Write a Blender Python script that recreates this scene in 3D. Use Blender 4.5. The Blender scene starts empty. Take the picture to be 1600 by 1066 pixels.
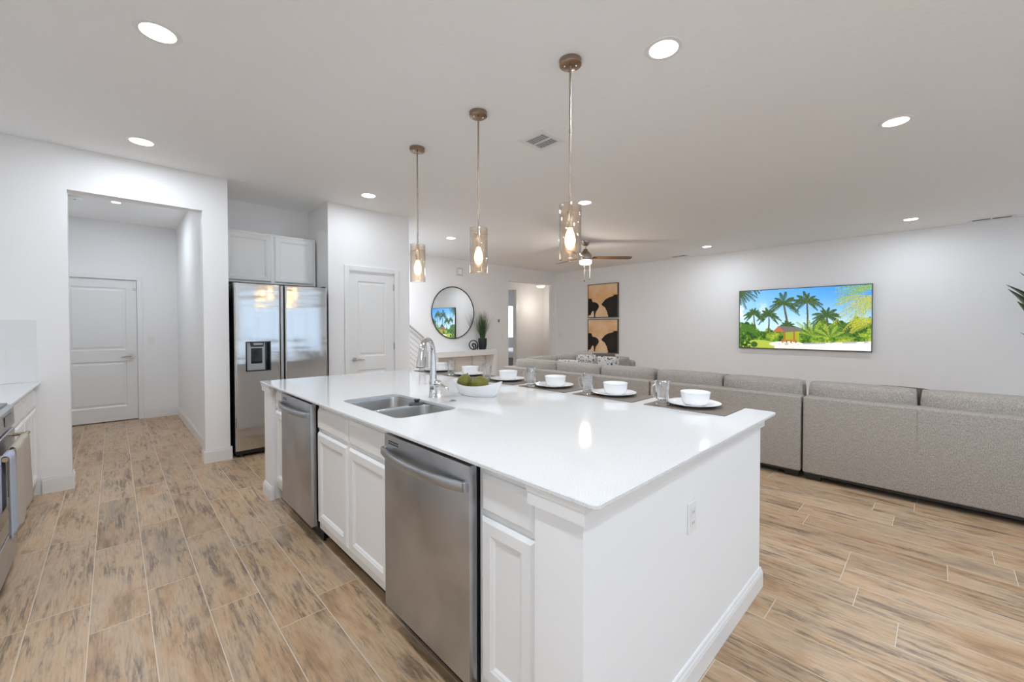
import bpy, bmesh, math, random
import numpy as np
from mathutils import Vector, Matrix

S = bpy.context.scene
COL = S.collection
PI = math.pi
rnd = random.Random(7)

# ------------------------------------------------------------------ camera
def make_camera():
    f, yaw, pitch, roll, cx, cy = 645.83, math.radians(45.98), math.radians(0.958), math.radians(-0.046), 801.5, 521.16
    fw = Vector((-math.sin(yaw), math.cos(yaw), 0)); rt = Vector((math.cos(yaw), math.sin(yaw), 0)); up = Vector((0, 0, 1))
    f2 = fw * math.cos(pitch) - up * math.sin(pitch); u2 = up * math.cos(pitch) + fw * math.sin(pitch)
    r3 = rt * math.cos(roll) + u2 * math.sin(roll); u3 = u2 * math.cos(roll) - rt * math.sin(roll)
    cam = bpy.data.cameras.new('camera'); o = bpy.data.objects.new('camera', cam); COL.objects.link(o)
    o.matrix_world = Matrix(((r3.x, u3.x, -f2.x, 0), (r3.y, u3.y, -f2.y, 0), (r3.z, u3.z, -f2.z, 1.35), (0, 0, 0, 1)))
    cam.sensor_width = 36; cam.sensor_fit = 'HORIZONTAL'; cam.lens = 36 * f / 1600
    cam.shift_x = -(cx - 800) / 1600; cam.shift_y = (cy - 533) / 1600
    cam.clip_start = 0.02
    S.camera = o
make_camera()

# ------------------------------------------------------------------ world, light, exposure
S.view_settings.view_transform = 'Standard'; S.view_settings.look = 'None'
S.view_settings.gamma = 1; S.view_settings.use_curve_mapping = False
S.view_settings.exposure = 0.33
S.cycles.use_denoising = True
S.cycles.max_bounces = 14; S.cycles.diffuse_bounces = 8; S.cycles.glossy_bounces = 6
S.cycles.transmission_bounces = 8; S.cycles.transparent_max_bounces = 24
S.cycles.caustics_reflective = False; S.cycles.caustics_refractive = False
S.cycles.sample_clamp_indirect = 6
W = bpy.data.worlds.new('sky'); S.world = W; W.use_nodes = True
W.node_tree.nodes['Background'].inputs[0].default_value = (0.73, 0.885, 1.08, 1)
W.node_tree.nodes['Background'].inputs[1].default_value = 2.3
DOWNLIGHT_W = 9.6
DOWNLIGHT_COL = (0.875, 0.965, 1.075)

def portal(name, loc, rot, sx, sy):
    l = bpy.data.lights.new(name, 'AREA'); l.shape = 'RECTANGLE'; l.size = sx; l.size_y = sy
    l.cycles.is_portal = True
    o = bpy.data.objects.new(name, l); COL.objects.link(o); o.location = loc; o.rotation_euler = rot
# portals guide the sky's own light through the windows of the right, kitchen and mirror walls
portal('window_portal', (3.44, 3.5, 1.25), (0, PI / 2, 0), 2.1, 4.0)
portal('window_portal', (3.44, 7.4, 1.25), (0, PI / 2, 0), 2.1, 2.2)
portal('window_portal', (1.75, -1.21, 1.25), (-PI / 2, 0, 0), 2.9, 2.5)
portal('window_portal', (-7.64, 3.62, 1.35), (0, -PI / 2, 0), 2.5, 1.1)

# ------------------------------------------------------------------ materials
MATS = {}
def pbsdf(name, col, rough=0.5, metal=0.0, **kw):
    m = bpy.data.materials.new(name); m.use_nodes = True
    b = m.node_tree.nodes['Principled BSDF']
    b.inputs['Base Color'].default_value = (*col, 1); b.inputs['Roughness'].default_value = rough; b.inputs['Metallic'].default_value = metal
    for k, v in kw.items(): b.inputs[k.replace('_', ' ')].default_value = v
    MATS[name] = m
    return m
def N(m, t): return m.node_tree.nodes.new(t)
def LK(m, a, b): m.node_tree.links.new(a, b)
def B(m): return m.node_tree.nodes['Principled BSDF']
def bump(m, scale, strength, dist=0.002, detail=4, stretch=None, kind='noise'):
    tc = N(m, 'ShaderNodeTexCoord'); n = N(m, 'ShaderNodeTexNoise'); n.inputs['Scale'].default_value = scale; n.inputs['Detail'].default_value = detail
    src = tc.outputs['Object']
    if stretch:
        mp = N(m, 'ShaderNodeMapping'); mp.inputs['Scale'].default_value = stretch; LK(m, src, mp.inputs[0]); src = mp.outputs[0]
    LK(m, src, n.inputs['Vector'])
    bp = N(m, 'ShaderNodeBump'); bp.inputs['Strength'].default_value = strength; bp.inputs['Distance'].default_value = dist
    LK(m, n.outputs['Fac'], bp.inputs['Height']); LK(m, bp.outputs[0], B(m).inputs['Normal'])
    return n
def ramp(m, fac, stops):
    r = N(m, 'ShaderNodeValToRGB'); e = r.color_ramp.elements
    while len(e) < len(stops): e.new(0.5)
    for i, (p, c) in enumerate(stops): e[i].position = p; e[i].color = (*c, 1)
    LK(m, fac, r.inputs[0]); return r.outputs[0]

m = pbsdf('wall_paint', (0.855, 0.85, 0.845), 0.6); bump(m, 90, 0.12, 0.003)
m = pbsdf('ceiling_paint', (0.88, 0.88, 0.875), 0.75); bump(m, 34, 0.55, 0.005, 3)
m = pbsdf('trim_paint', (0.82, 0.82, 0.81), 0.3)
m = pbsdf('cabinet_paint', (0.82, 0.82, 0.81), 0.32)
m = pbsdf('door_paint', (0.80, 0.80, 0.79), 0.35)
m = pbsdf('plastic_white', (0.80, 0.80, 0.79), 0.35)
m = pbsdf('louver_grey', (0.55, 0.55, 0.55), 0.5)
m = pbsdf('grille_dark', (0.22, 0.22, 0.22), 0.6)
m = pbsdf('black_plastic', (0.012, 0.012, 0.013), 0.35)
m = pbsdf('black_gloss', (0.012, 0.012, 0.014), 0.12)
m = pbsdf('rubber', (0.05, 0.052, 0.055), 0.5)
m = pbsdf('chrome', (0.66, 0.655, 0.65), 0.07, 1.0)
m = pbsdf('nickel', (0.60, 0.56, 0.51), 0.22, 1.0)
m = pbsdf('bronze_nickel', (0.36, 0.27, 0.20), 0.25, 1.0)
m = pbsdf('rod_bronze', (0.40, 0.32, 0.25), 0.38, 1.0)
m = pbsdf('fan_metal', (0.42, 0.355, 0.30), 0.28, 1.0)
m = pbsdf('sink_steel', (0.57, 0.56, 0.545), 0.26, 1.0); bump(m, 60, 0.08, 0.001, 2, (1, 14, 14))
m = pbsdf('steel', (0.50, 0.515, 0.54), 0.36, 1.0); bump(m, 30, 0.05, 0.001, 3, (0.6, 0.6, 40))
tc = N(m, 'ShaderNodeTexCoord'); n = N(m, 'ShaderNodeTexNoise'); n.inputs['Scale'].default_value = 4.5; n.inputs['Detail'].default_value = 3; n.inputs['Distortion'].default_value = 0.6
LK(m, tc.outputs['Object'], n.inputs['Vector']); LK(m, ramp(m, n.outputs['Fac'], [(0.3, (0.43, 0.44, 0.455)), (0.5, (0.50, 0.512, 0.53)), (0.7, (0.545, 0.56, 0.585))]), B(m).inputs['Base Color'])
m = pbsdf('steel_side', (0.42, 0.41, 0.40), 0.35, 1.0)
# fridge steel: vertical waviness of the thin sheet bends its reflections
m = pbsdf('fridge_steel', (0.60, 0.59, 0.575), 0.13, 1.0); bump(m, 1.0, 0.30, 0.02, 2, (0.2, 0.45, 5.5))
m = pbsdf('fridge_grip', (0.42, 0.43, 0.45), 0.35, 0.7)
m = pbsdf('fridge_grey', (0.36, 0.37, 0.38), 0.4, 0.6)
m = pbsdf('fridge_black', (0.01, 0.01, 0.01), 0.5)
m = pbsdf('ceramic', (0.86, 0.86, 0.86), 0.12)
m = pbsdf('fruit_skin', (0.150, 0.140, 0.012), 0.42); bump(m, 120, 0.25, 0.002)
m = pbsdf('pot_black', (0.012, 0.012, 0.014), 0.35)
m = pbsdf('mirror_glass', (0.92, 0.93, 0.93), 0.01, 1.0)
m = pbsdf('frame_black', (0.02, 0.018, 0.016), 0.4)
m = pbsdf('frame_bronze', (0.10, 0.075, 0.055), 0.4, 0.3)
m = pbsdf('tv_bezel', (0.10, 0.10, 0.10), 0.3, 0.5)
m = pbsdf('console_white', (0.80, 0.80, 0.79), 0.3)
m = pbsdf('towel_beige', (0.47, 0.41, 0.345), 0.95); bump(m, 260, 0.5, 0.003)
m = pbsdf('towel_blue', (0.40, 0.43, 0.50), 0.95); bump(m, 260, 0.5, 0.003)
m = pbsdf('cook_glass', (0.01, 0.01, 0.011), 0.05)
m = pbsdf('brass_dark', (0.45, 0.36, 0.24), 0.3, 1.0)
m = pbsdf('bed_linen', (0.85, 0.87, 0.9), 0.9)
m = pbsdf('bed_fabric', (0.25, 0.27, 0.30), 0.9)
m = pbsdf('pillow_brown', (0.10, 0.075, 0.06), 0.9); bump(m, 200, 0.4, 0.002)
m = pbsdf('chime_grey', (0.58, 0.58, 0.57), 0.4)
m = pbsdf('screw', (0.9, 0.9, 0.88), 0.4)
m = pbsdf('cable_grey', (0.55, 0.55, 0.55), 0.4, 0.6)
m = pbsdf('blue_foam', (0.6, 0.63, 0.68), 0.9)

def m_wood(name, c1, c2, rough=0.45):
    m = pbsdf(name, c1, rough); tc = N(m, 'ShaderNodeTexCoord'); mp = N(m, 'ShaderNodeMapping'); mp.inputs['Scale'].default_value = (3, 40, 40)
    n = N(m, 'ShaderNodeTexNoise'); n.inputs['Scale'].default_value = 2.0; n.inputs['Detail'].default_value = 5
    LK(m, tc.outputs['Object'], mp.inputs[0]); LK(m, mp.outputs[0], n.inputs['Vector'])
    LK(m, ramp(m, n.outputs['Fac'], [(0.3, c1), (0.7, c2)]), B(m).inputs['Base Color'])
m_wood('blade_wood', (0.10, 0.045, 0.018), (0.22, 0.115, 0.05))

def m_quartz():
    m = pbsdf('quartz', (0.80, 0.80, 0.80), 0.06); tc = N(m, 'ShaderNodeTexCoord')
    n = N(m, 'ShaderNodeTexNoise'); n.inputs['Scale'].default_value = 260; n.inputs['Detail'].default_value = 3
    LK(m, tc.outputs['Object'], n.inputs['Vector'])
    LK(m, ramp(m, n.outputs['Fac'], [(0.30, (0.58, 0.58, 0.58)), (0.44, (0.735, 0.735, 0.73)), (0.7, (0.78, 0.78, 0.775))]), B(m).inputs['Base Color'])
m_quartz()

def m_sofa(name, c):
    m = pbsdf(name, c, 0.95); tc = N(m, 'ShaderNodeTexCoord')
    n = N(m, 'ShaderNodeTexNoise'); n.inputs['Scale'].default_value = 190; n.inputs['Detail'].default_value = 3
    mp = N(m, 'ShaderNodeMapping'); mp.inputs['Scale'].default_value = (1.0, 1.0, 0.45); LK(m, tc.outputs['Object'], mp.inputs[0]); LK(m, mp.outputs[0], n.inputs['Vector'])
    n2 = N(m, 'ShaderNodeTexNoise'); n2.inputs['Scale'].default_value = 26; n2.inputs['Detail'].default_value = 4; LK(m, tc.outputs['Object'], n2.inputs['Vector'])
    mx = N(m, 'ShaderNodeMix'); mx.data_type = 'RGBA'; mx.blend_type = 'MULTIPLY'; mx.inputs[0].default_value = 1
    k = lambda f: tuple(min(1, x * f) for x in c)
    LK(m, ramp(m, n.outputs['Fac'], [(0.30, k(0.68)), (0.5, k(1.0)), (0.70, k(1.32))]), mx.inputs[6])
    LK(m, ramp(m, n2.outputs['Fac'], [(0.3, (0.9, 0.9, 0.9)), (0.7, (1, 1, 1))]), mx.inputs[7])
    LK(m, mx.outputs[2], B(m).inputs['Base Color'])
    bp = N(m, 'ShaderNodeBump'); bp.inputs['Strength'].default_value = 0.25; bp.inputs['Distance'].default_value = 0.003
    LK(m, n.outputs['Fac'], bp.inputs['Height']); LK(m, bp.outputs[0], B(m).inputs['Normal'])
m_sofa('sofa_fabric', (0.380, 0.340, 0.300))

def m_mat():
    m = pbsdf('placemat_weave', (0.12, 0.105, 0.09), 0.8); tc = N(m, 'ShaderNodeTexCoord')
    w = N(m, 'ShaderNodeTexWave'); w.inputs['Scale'].default_value = 38; w.inputs['Distortion'].default_value = 1.5; w.bands_direction = 'X'
    LK(m, tc.outputs['Object'], w.inputs['Vector'])
    LK(m, ramp(m, w.outputs['Fac'], [(0.2, (0.15, 0.122, 0.10)), (0.8, (0.25, 0.205, 0.168))]), B(m).inputs['Base Color'])
m_mat()

def m_pillow():
    m = pbsdf('pillow_pattern', (0.7, 0.7, 0.7), 0.9); tc = N(m, 'ShaderNodeTexCoord')
    v = N(m, 'ShaderNodeTexVoronoi'); v.inputs['Scale'].default_value = 17; v.feature = 'F1'
    n = N(m, 'ShaderNodeTexNoise'); n.inputs['Scale'].default_value = 20; n.inputs['Detail'].default_value = 2
    LK(m, tc.outputs['Object'], n.inputs['Vector']); LK(m, tc.outputs['Object'], v.inputs['Vector'])
    r = ramp(m, n.outputs['Fac'], [(0.36, (0.03, 0.03, 0.03)), (0.42, (0.45, 0.43, 0.41)), (0.55, (0.62, 0.60, 0.58)), (0.62, (0.26, 0.23, 0.21))])
    LK(m, r, B(m).inputs['Base Color'])
m_pillow()

def m_tile():
    m = pbsdf('backsplash_tile', (0.80, 0.80, 0.80), 0.15); tc = N(m, 'ShaderNodeTexCoord'); mp = N(m, 'ShaderNodeMapping')
    mp.inputs['Rotation'].default_value = (0, PI / 2, 0)
    sx = N(m, 'ShaderNodeSeparateXYZ'); cb = N(m, 'ShaderNodeCombineXYZ'); LK(m, tc.outputs['Object'], sx.inputs[0])
    LK(m, sx.outputs[1], cb.inputs[0]); LK(m, sx.outputs[2], cb.inputs[1])
    b = N(m, 'ShaderNodeTexBrick'); b.inputs['Scale'].default_value = 1; b.inputs['Brick Width'].default_value = 0.30; b.inputs['Row Height'].default_value = 0.15; b.offset = 0.5
    b.inputs['Mortar Size'].default_value = 0.0016; b.inputs['Color1'].default_value = (0.80, 0.80, 0.80, 1); b.inputs['Color2'].default_value = (0.78, 0.78, 0.78, 1)
    b.inputs['Mortar'].default_value = (0.755, 0.755, 0.75, 1)
    LK(m, cb.outputs[0], b.inputs['Vector']); LK(m, b.outputs['Color'], B(m).inputs['Base Color'])
m_tile()

def m_floor():
    m = pbsdf('floor_planks', (0.45, 0.32, 0.2), 0.38); nt = m.node_tree
    tc = N(m, 'ShaderNodeTexCoord'); sp = N(m, 'ShaderNodeSeparateXYZ'); LK(m, tc.outputs['Object'], sp.inputs[0])
    def M(op, a, b=None, c=None):
        n = N(m, 'ShaderNodeMath'); n.operation = op
        for i, v in enumerate((a, b, c)):
            if v is None: continue
            if isinstance(v, (int, float)): n.inputs[i].default_value = v
            else: LK(m, v, n.inputs[i])
        return n.outputs[0]
    def mixc(fac, a, b, blend='MIX'):
        n = N(m, 'ShaderNodeMix'); n.data_type = 'RGBA'; n.blend_type = blend
        for i, v in ((0, fac), (6, a), (7, b)):
            if isinstance(v, (int, float)): n.inputs[i].default_value = v
            elif isinstance(v, tuple): n.inputs[i].default_value = (*v, 1)
            else: LK(m, v, n.inputs[i])
        return n.outputs[2]
    PW, PL = 0.2035, 0.938
    yy = M('DIVIDE', M('ADD', sp.outputs[1], 0.298), PW); row = M('FLOOR', yy); fy = M('SUBTRACT', yy, row)
    wr = N(m, 'ShaderNodeTexWhiteNoise'); wr.noise_dimensions = '1D'; LK(m, M('ADD', row, 41.3), wr.inputs['W'])
    xx = M('ADD', M('DIVIDE', sp.outputs[0], PL), wr.outputs['Value']); colm = M('FLOOR', xx); fx = M('SUBTRACT', xx, colm)
    ey = M('MULTIPLY', M('MINIMUM', fy, M('SUBTRACT', 1.0, fy)), PW); ex = M('MULTIPLY', M('MINIMUM', fx, M('SUBTRACT', 1.0, fx)), PL)
    edge = M('MINIMUM', ex, ey)
    grout = M('LESS_THAN', edge, 0.0019)
    cv = N(m, 'ShaderNodeCombineXYZ'); LK(m, row, cv.inputs[0]); LK(m, colm, cv.inputs[1])
    wid = N(m, 'ShaderNodeTexWhiteNoise'); wid.noise_dimensions = '2D'; LK(m, cv.outputs[0], wid.inputs['Vector'])
    # every plank samples its own piece of grain
    def grain(sx, sy, scale, detail, rough=0.6, dist=0.0, seed=0.0):
        c = N(m, 'ShaderNodeCombineXYZ')
        LK(m, M('MULTIPLY', sp.outputs[0], sx), c.inputs[0]); LK(m, M('MULTIPLY', sp.outputs[1], sy), c.inputs[1])
        LK(m, M('ADD', M('MULTIPLY', wid.outputs['Value'], 57.0), seed), c.inputs[2])
        n = N(m, 'ShaderNodeTexNoise'); n.inputs['Scale'].default_value = scale; n.inputs['Detail'].default_value = detail
        n.inputs['Roughness'].default_value = rough; n.inputs['Distortion'].default_value = dist
        LK(m, c.outputs[0], n.inputs['Vector']); return n.outputs['Fac']
    tone = grain(1.0, 3.2, 2.2, 4, 0.6, 0.4)
    base = ramp(m, tone, [(0.28, (0.355, 0.215, 0.118)), (0.42, (0.515, 0.338, 0.196)), (0.55, (0.55, 0.395, 0.258)), (0.70, (0.39, 0.292, 0.207))])
    fine = grain(2.2, 34.0, 4.0, 6, 0.7, 0.5, 3.0)
    col = mixc(1.0, base, ramp(m, fine, [(0.30, (0.62, 0.60, 0.58)), (0.47, (0.95, 0.95, 0.95)), (0.62, (1.04, 1.04, 1.04))]), 'MULTIPLY')
    # dark weathered streaks and knots, broken up into patches
    st = grain(1.25, 15.0, 2.6, 12, 0.80, 0.45, 9.0); pa = grain(1.3, 3.8, 2.0, 5, 0.65, 0.3, 17.0)
    stf = N(m, 'ShaderNodeMapRange'); stf.inputs[1].default_value = 0.485; stf.inputs[2].default_value = 0.56; LK(m, st, stf.inputs[0])
    paf = N(m, 'ShaderNodeMapRange'); paf.inputs[1].default_value = 0.43; paf.inputs[2].default_value = 0.58; LK(m, pa, paf.inputs[0])
    col = mixc(M('MULTIPLY', M('MULTIPLY', stf.outputs[0], paf.outputs[0]), 0.85), col, (0.135, 0.098, 0.070))
    # plank to plank variation
    pv = ramp(m, wid.outputs['Value'], [(0.0, (0.88, 0.86, 0.84)), (0.5, (1.0, 0.99, 0.97)), (1.0, (1.08, 1.09, 1.10))])
    col = mixc(1.0, col, pv, 'MULTIPLY')
    col = mixc(grout, col, (0.66, 0.555, 0.44))
    LK(m, col, B(m).inputs['Base Color'])
    hgt = N(m, 'ShaderNodeMapRange'); hgt.inputs[1].default_value = 0.001; hgt.inputs[2].default_value = 0.0035; LK(m, edge, hgt.inputs[0])
    bp = N(m, 'ShaderNodeBump'); bp.inputs['Strength'].default_value = 0.4; bp.inputs['Distance'].default_value = 0.0015
    LK(m, M('ADD', hgt.outputs[0], M('MULTIPLY', fine, 0.15)), bp.inputs['Height']); LK(m, bp.outputs[0], B(m).inputs['Normal'])
m_floor()

def m_emit(name, col, s):
    m = bpy.data.materials.new(name); m.use_nodes = True; nt = m.node_tree; nt.nodes.clear()
    e = nt.nodes.new('ShaderNodeEmission'); e.inputs[0].default_value = (*col, 1); e.inputs[1].default_value = s
    o = nt.nodes.new('ShaderNodeOutputMaterial'); nt.links.new(e.outputs[0], o.inputs[0]); MATS[name] = m
m_emit('downlight_lens', (1.0, 0.96, 0.90), 9.0)
m_emit('filament', (1.0, 0.70, 0.36), 34.0)
m_emit('fan_lens', (1.0, 0.88, 0.68), 2.2)
m_emit('passage_lens', (1.0, 0.92, 0.80), 0.9)
def m_thin_glass(name, tint, rough=0.02, refl=1.0, emit=None):
    m = bpy.data.materials.new(name); m.use_nodes = True; nt = m.node_tree; nt.nodes.clear()
    t = nt.nodes.new('ShaderNodeBsdfTransparent'); t.inputs[0].default_value = (*tint, 1)
    g = nt.nodes.new('ShaderNodeBsdfGlossy'); g.inputs['Roughness'].default_value = rough
    f = nt.nodes.new('ShaderNodeLayerWeight'); f.inputs[0].default_value = 0.5
    pw = nt.nodes.new('ShaderNodeMath'); pw.operation = 'POWER'; pw.inputs[1].default_value = 2.0; nt.links.new(f.outputs['Facing'], pw.inputs[0])
    mu = nt.nodes.new('ShaderNodeMath'); mu.operation = 'MULTIPLY_ADD'; mu.inputs[1].default_value = 0.75 * refl; mu.inputs[2].default_value = 0.04 * refl; nt.links.new(pw.outputs[0], mu.inputs[0])
    x = nt.nodes.new('ShaderNodeMixShader'); nt.links.new(mu.outputs[0], x.inputs[0]); nt.links.new(t.outputs[0], x.inputs[1]); nt.links.new(g.outputs[0], x.inputs[2])
    out = x.outputs[0]
    if emit:
        e = nt.nodes.new('ShaderNodeEmission'); e.inputs[0].default_value = (*emit[0], 1); e.inputs[1].default_value = emit[1]
        a = nt.nodes.new('ShaderNodeAddShader'); nt.links.new(out, a.inputs[0]); nt.links.new(e.outputs[0], a.inputs[1]); out = a.outputs[0]
    o = nt.nodes.new('ShaderNodeOutputMaterial'); nt.links.new(out, o.inputs[0]); MATS[name] = m
    return m
m_thin_glass('pane_glass', (0.97, 0.98, 0.98))
m_thin_glass('tinted_pane', (0.72, 0.74, 0.75))   # tint added to dim the daylight and reflection of the right-hand windows
m_thin_glass('amber_glass', (1.0, 0.948, 0.885), 0.02, 1.7)
m_thin_glass('bulb_glass', (0.98, 0.92, 0.84), 0.03, 1.0, ((1.0, 0.76, 0.46), 1.9))
m_thin_glass('drink_glass', (0.990, 0.988, 0.984), 0.015, 3.0)

def m_attr(name, emit=None, rough=0.6):
    m = pbsdf(name, (0.5, 0.5, 0.5), rough); a = N(m, 'ShaderNodeVertexColor'); a.layer_name = 'picture'
    LK(m, a.outputs[0], B(m).inputs['Base Color'])
    if emit:
        LK(m, a.outputs[0], B(m).inputs['Emission Color']); B(m).inputs['Emission Strength'].default_value = emit
        B(m).inputs['Base Color'].default_value = (0.01, 0.01, 0.01, 1)
        for l in list(B(m).inputs['Base Color'].links): m.node_tree.links.remove(l)
    return m
m_attr('tv_picture', 1.0, 0.25)
m_attr('art_print', None, 0.7)
m = pbsdf('grass_leaf', (0.04, 0.10, 0.02), 0.6)
tc = N(m, 'ShaderNodeTexCoord'); sp = N(m, 'ShaderNodeSeparateXYZ'); LK(m, tc.outputs['Generated'], sp.inputs[0])
LK(m, ramp(m, sp.outputs[2], [(0.0, (0.02, 0.06, 0.015)), (0.5, (0.05, 0.10, 0.03)), (1.0, (0.17, 0.14, 0.08))]), B(m).inputs['Base Color'])
m = pbsdf('broad_leaf', (0.025, 0.07, 0.018), 0.35)

# ------------------------------------------------------------------ object helpers
ORG = {}
def wloc(o):
    return Vector(ORG.get(o.name, (0, 0, 0))) if o else Vector((0, 0, 0))
def tag(o, label=None, cat=None, group=None, kind=None):
    if label: o['label'] = label
    if cat: o['category'] = cat
    if group: o['group'] = group
    if kind: o['kind'] = kind
    return o
def thing(name, loc, label, cat, group=None):
    o = bpy.data.objects.new(name, None); o.empty_display_size = 0.1; COL.objects.link(o); o.location = loc
    ORG[o.name] = tuple(loc)
    return tag(o, label, cat, group)

def mitre(path, d):
    out = []
    for i, p in enumerate(path):
        ns = []
        for a, b in ((i - 1, i), (i, i + 1)):
            if a < 0 or b >= len(path): continue
            v = Vector(path[b]) - Vector(path[a]); v.normalize(); ns.append(Vector((v.y, -v.x)))
        if len(ns) == 1: q = ns[0] * d
        else: q = (ns[0] + ns[1]) * (d / (1 + ns[0].dot(ns[1])))
        out.append((p[0] + q.x, p[1] + q.y))
    return out
class MB:
    """collects geometry (world coordinates) for ONE mesh object"""
    def __init__(s): s.bm = bmesh.new()
    def box(s, x0, x1, y0, y1, z0, z1, bev=0.0, seg=2):
        vs = [s.bm.verts.new((x, y, z)) for x in (x0, x1) for y in (y0, y1) for z in (z0, z1)]
        fs = [(0, 1, 3, 2), (4, 6, 7, 5), (0, 4, 5, 1), (2, 3, 7, 6), (0, 2, 6, 4), (1, 5, 7, 3)]
        F = [s.bm.faces.new([vs[i] for i in f]) for f in fs]
        if bev > 0:
            es = list({e for f in F for e in f.edges})
            bmesh.ops.bevel(s.bm, geom=es, offset=bev, segments=seg, affect='EDGES', profile=0.5)
        return s
    def tube(s, pts, rad, n=12, caps=True, closed=False, squash=None):
        pts = [Vector(p) for p in pts]; L = len(pts)
        rads = rad if isinstance(rad, (list, tuple)) else [rad] * L
        rings = []; ref = None
        for i, p in enumerate(pts):
            if closed: t = pts[(i + 1) % L] - pts[i - 1]
            else: t = pts[min(i + 1, L - 1)] - pts[max(i - 1, 0)]
            t.normalize()
            if ref is None:
                ref = Vector((0, 0, 1)) if abs(t.z) < 0.9 else Vector((1, 0, 0))
            a = (ref - t * ref.dot(t)).normalized(); b = t.cross(a); ref = a
            sx, sy = squash if squash else (1, 1)
            rings.append([s.bm.verts.new(p + (a * math.cos(2 * PI * k / n) * sx + b * math.sin(2 * PI * k / n) * sy) * rads[i]) for k in range(n)])
        for i in range(L if closed else L - 1):
            r0, r1 = rings[i], rings[(i + 1) % L]
            for k in range(n):
                s.bm.faces.new((r0[k], r0[(k + 1) % n], r1[(k + 1) % n], r1[k]))
        if caps and not closed:
            s.bm.faces.new(rings[0][::-1]); s.bm.faces.new(rings[-1])
        return s
    def lathe(s, c, prof, n=32, sx=1.0, sy=1.0, rot=0.0, cap0=True, cap1=True, facet=0):
        """prof: (radius, z) from bottom to top"""
        c = Vector(c); rings = []
        for r, z in prof:
            if r < 1e-6: rings.append([s.bm.verts.new(c + Vector((0, 0, z)))]); continue
            R = []
            for k in range(n):
                a = 2 * PI * k / n; q = r * (1 + (0.035 * math.cos(facet * a) if facet else 0)); x = math.cos(a) * q * sx; y = math.sin(a) * q * sy
                R.append(s.bm.verts.new(c + Vector((x * math.cos(rot) - y * math.sin(rot), x * math.sin(rot) + y * math.cos(rot), z))))
            rings.append(R)
        for a, b in zip(rings, rings[1:]):
            if len(a) == 1 and len(b) == 1: continue
            for k in range(n):
                k2 = (k + 1) % n
                if len(a) == 1: s.bm.faces.new((a[0], b[k2], b[k]))
                elif len(b) == 1: s.bm.faces.new((a[k], a[k2], b[0]))
                else: s.bm.faces.new((a[k], a[k2], b[k2], b[k]))
        if cap0 and len(rings[0]) > 1: s.bm.faces.new(rings[0][::-1])
        if cap1 and len(rings[-1]) > 1: s.bm.faces.new(rings[-1])
        return s
    def sweep(s, path, prof):
        """moulding: closed profile (offset to the right of the path, z) swept along a 2-D path with mitred corners"""
        rows = [[s.bm.verts.new((p[0], p[1], z)) for p in mitre(path, d)] for d, z in prof]; n = len(rows)
        for k in range(n):
            a, b = rows[k], rows[(k + 1) % n]
            for i in range(len(path) - 1): s.bm.faces.new((a[i], a[i + 1], b[i + 1], b[i]))
        s.bm.faces.new([r[0] for r in rows]); s.bm.faces.new([r[-1] for r in rows][::-1])
        return s
    def poly_prism(s, pts, axis, a0, a1):
        """pts 2-D outline extruded along axis 'x','y' or 'z' from a0 to a1"""
        def P(p, a):
            return {'x': (a, p[0], p[1]), 'y': (p[0], a, p[1]), 'z': (p[0], p[1], a)}[axis]
        A = [s.bm.verts.new(P(p, a0)) for p in pts]; Bv = [s.bm.verts.new(P(p, a1)) for p in pts]; n = len(pts)
        s.bm.faces.new(A); s.bm.faces.new(Bv[::-1])
        for i in range(n): s.bm.faces.new((A[i], Bv[i], Bv[(i + 1) % n], A[(i + 1) % n]))
        return s
    def nested(s, P0, U, V, Nn, w, h, loops, back=0.0):
        """panel front: nested rectangles (inset, depth along N); outer skirt goes back to depth `back`"""
        P0, U, V, Nn = map(Vector, (P0, U, V, Nn)); rings = []
        for ins, d in [(loops[0][0], back)] + list(loops):
            rings.append([s.bm.verts.new(P0 + U * u + V * v + Nn * d) for u, v in ((ins, ins), (w - ins, ins), (w - ins, h - ins), (ins, h - ins))])
        for a, b in zip(rings, rings[1:]):
            for k in range(4): s.bm.faces.new((a[k], a[(k + 1) % 4], b[(k + 1) % 4], b[k]))
        s.bm.faces.new(rings[-1]); s.bm.faces.new(rings[0][::-1])
        return s
    def cushion(s, c, size, puff=0.35, n=8, rot=None, power=3.0):
        """soft pillow block: size (x, y, z), thinning towards the rim of its two long axes"""
        c = Vector(c); hx, hy, hz = [v / 2 for v in size]; th = min(range(3), key=lambda i: size[i])
        bm2 = bmesh.new(); bmesh.ops.create_cube(bm2, size=2); bmesh.ops.subdivide_edges(bm2, edges=bm2.edges[:], cuts=n, use_grid_fill=True)
        mp = {}
        for v in bm2.verts:
            p = list(v.co); o = [i for i in range(3) if i != th]
            e = (abs(p[o[0]]) ** power + abs(p[o[1]]) ** power)
            k = 1 - puff * min(1.0, max(abs(p[o[0]]), abs(p[o[1]])) ** 4)
            cr = 1 - 0.035 * (abs(p[o[0]] * p[o[1]]) ** 4)
            q = [0, 0, 0]; t = p[th]
            q[th] = t * k
            for a in o:
                q[a] = p[a] * cr * (1 - 0.012 * t * t)
            P = Vector((q[0] * hx, q[1] * hy, q[2] * hz))
            if rot is not None: P = rot @ P
            mp[v] = s.bm.verts.new(c + P)
        for f in bm2.faces: s.bm.faces.new([mp[v] for v in f.verts])
        bm2.free(); return s
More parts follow.
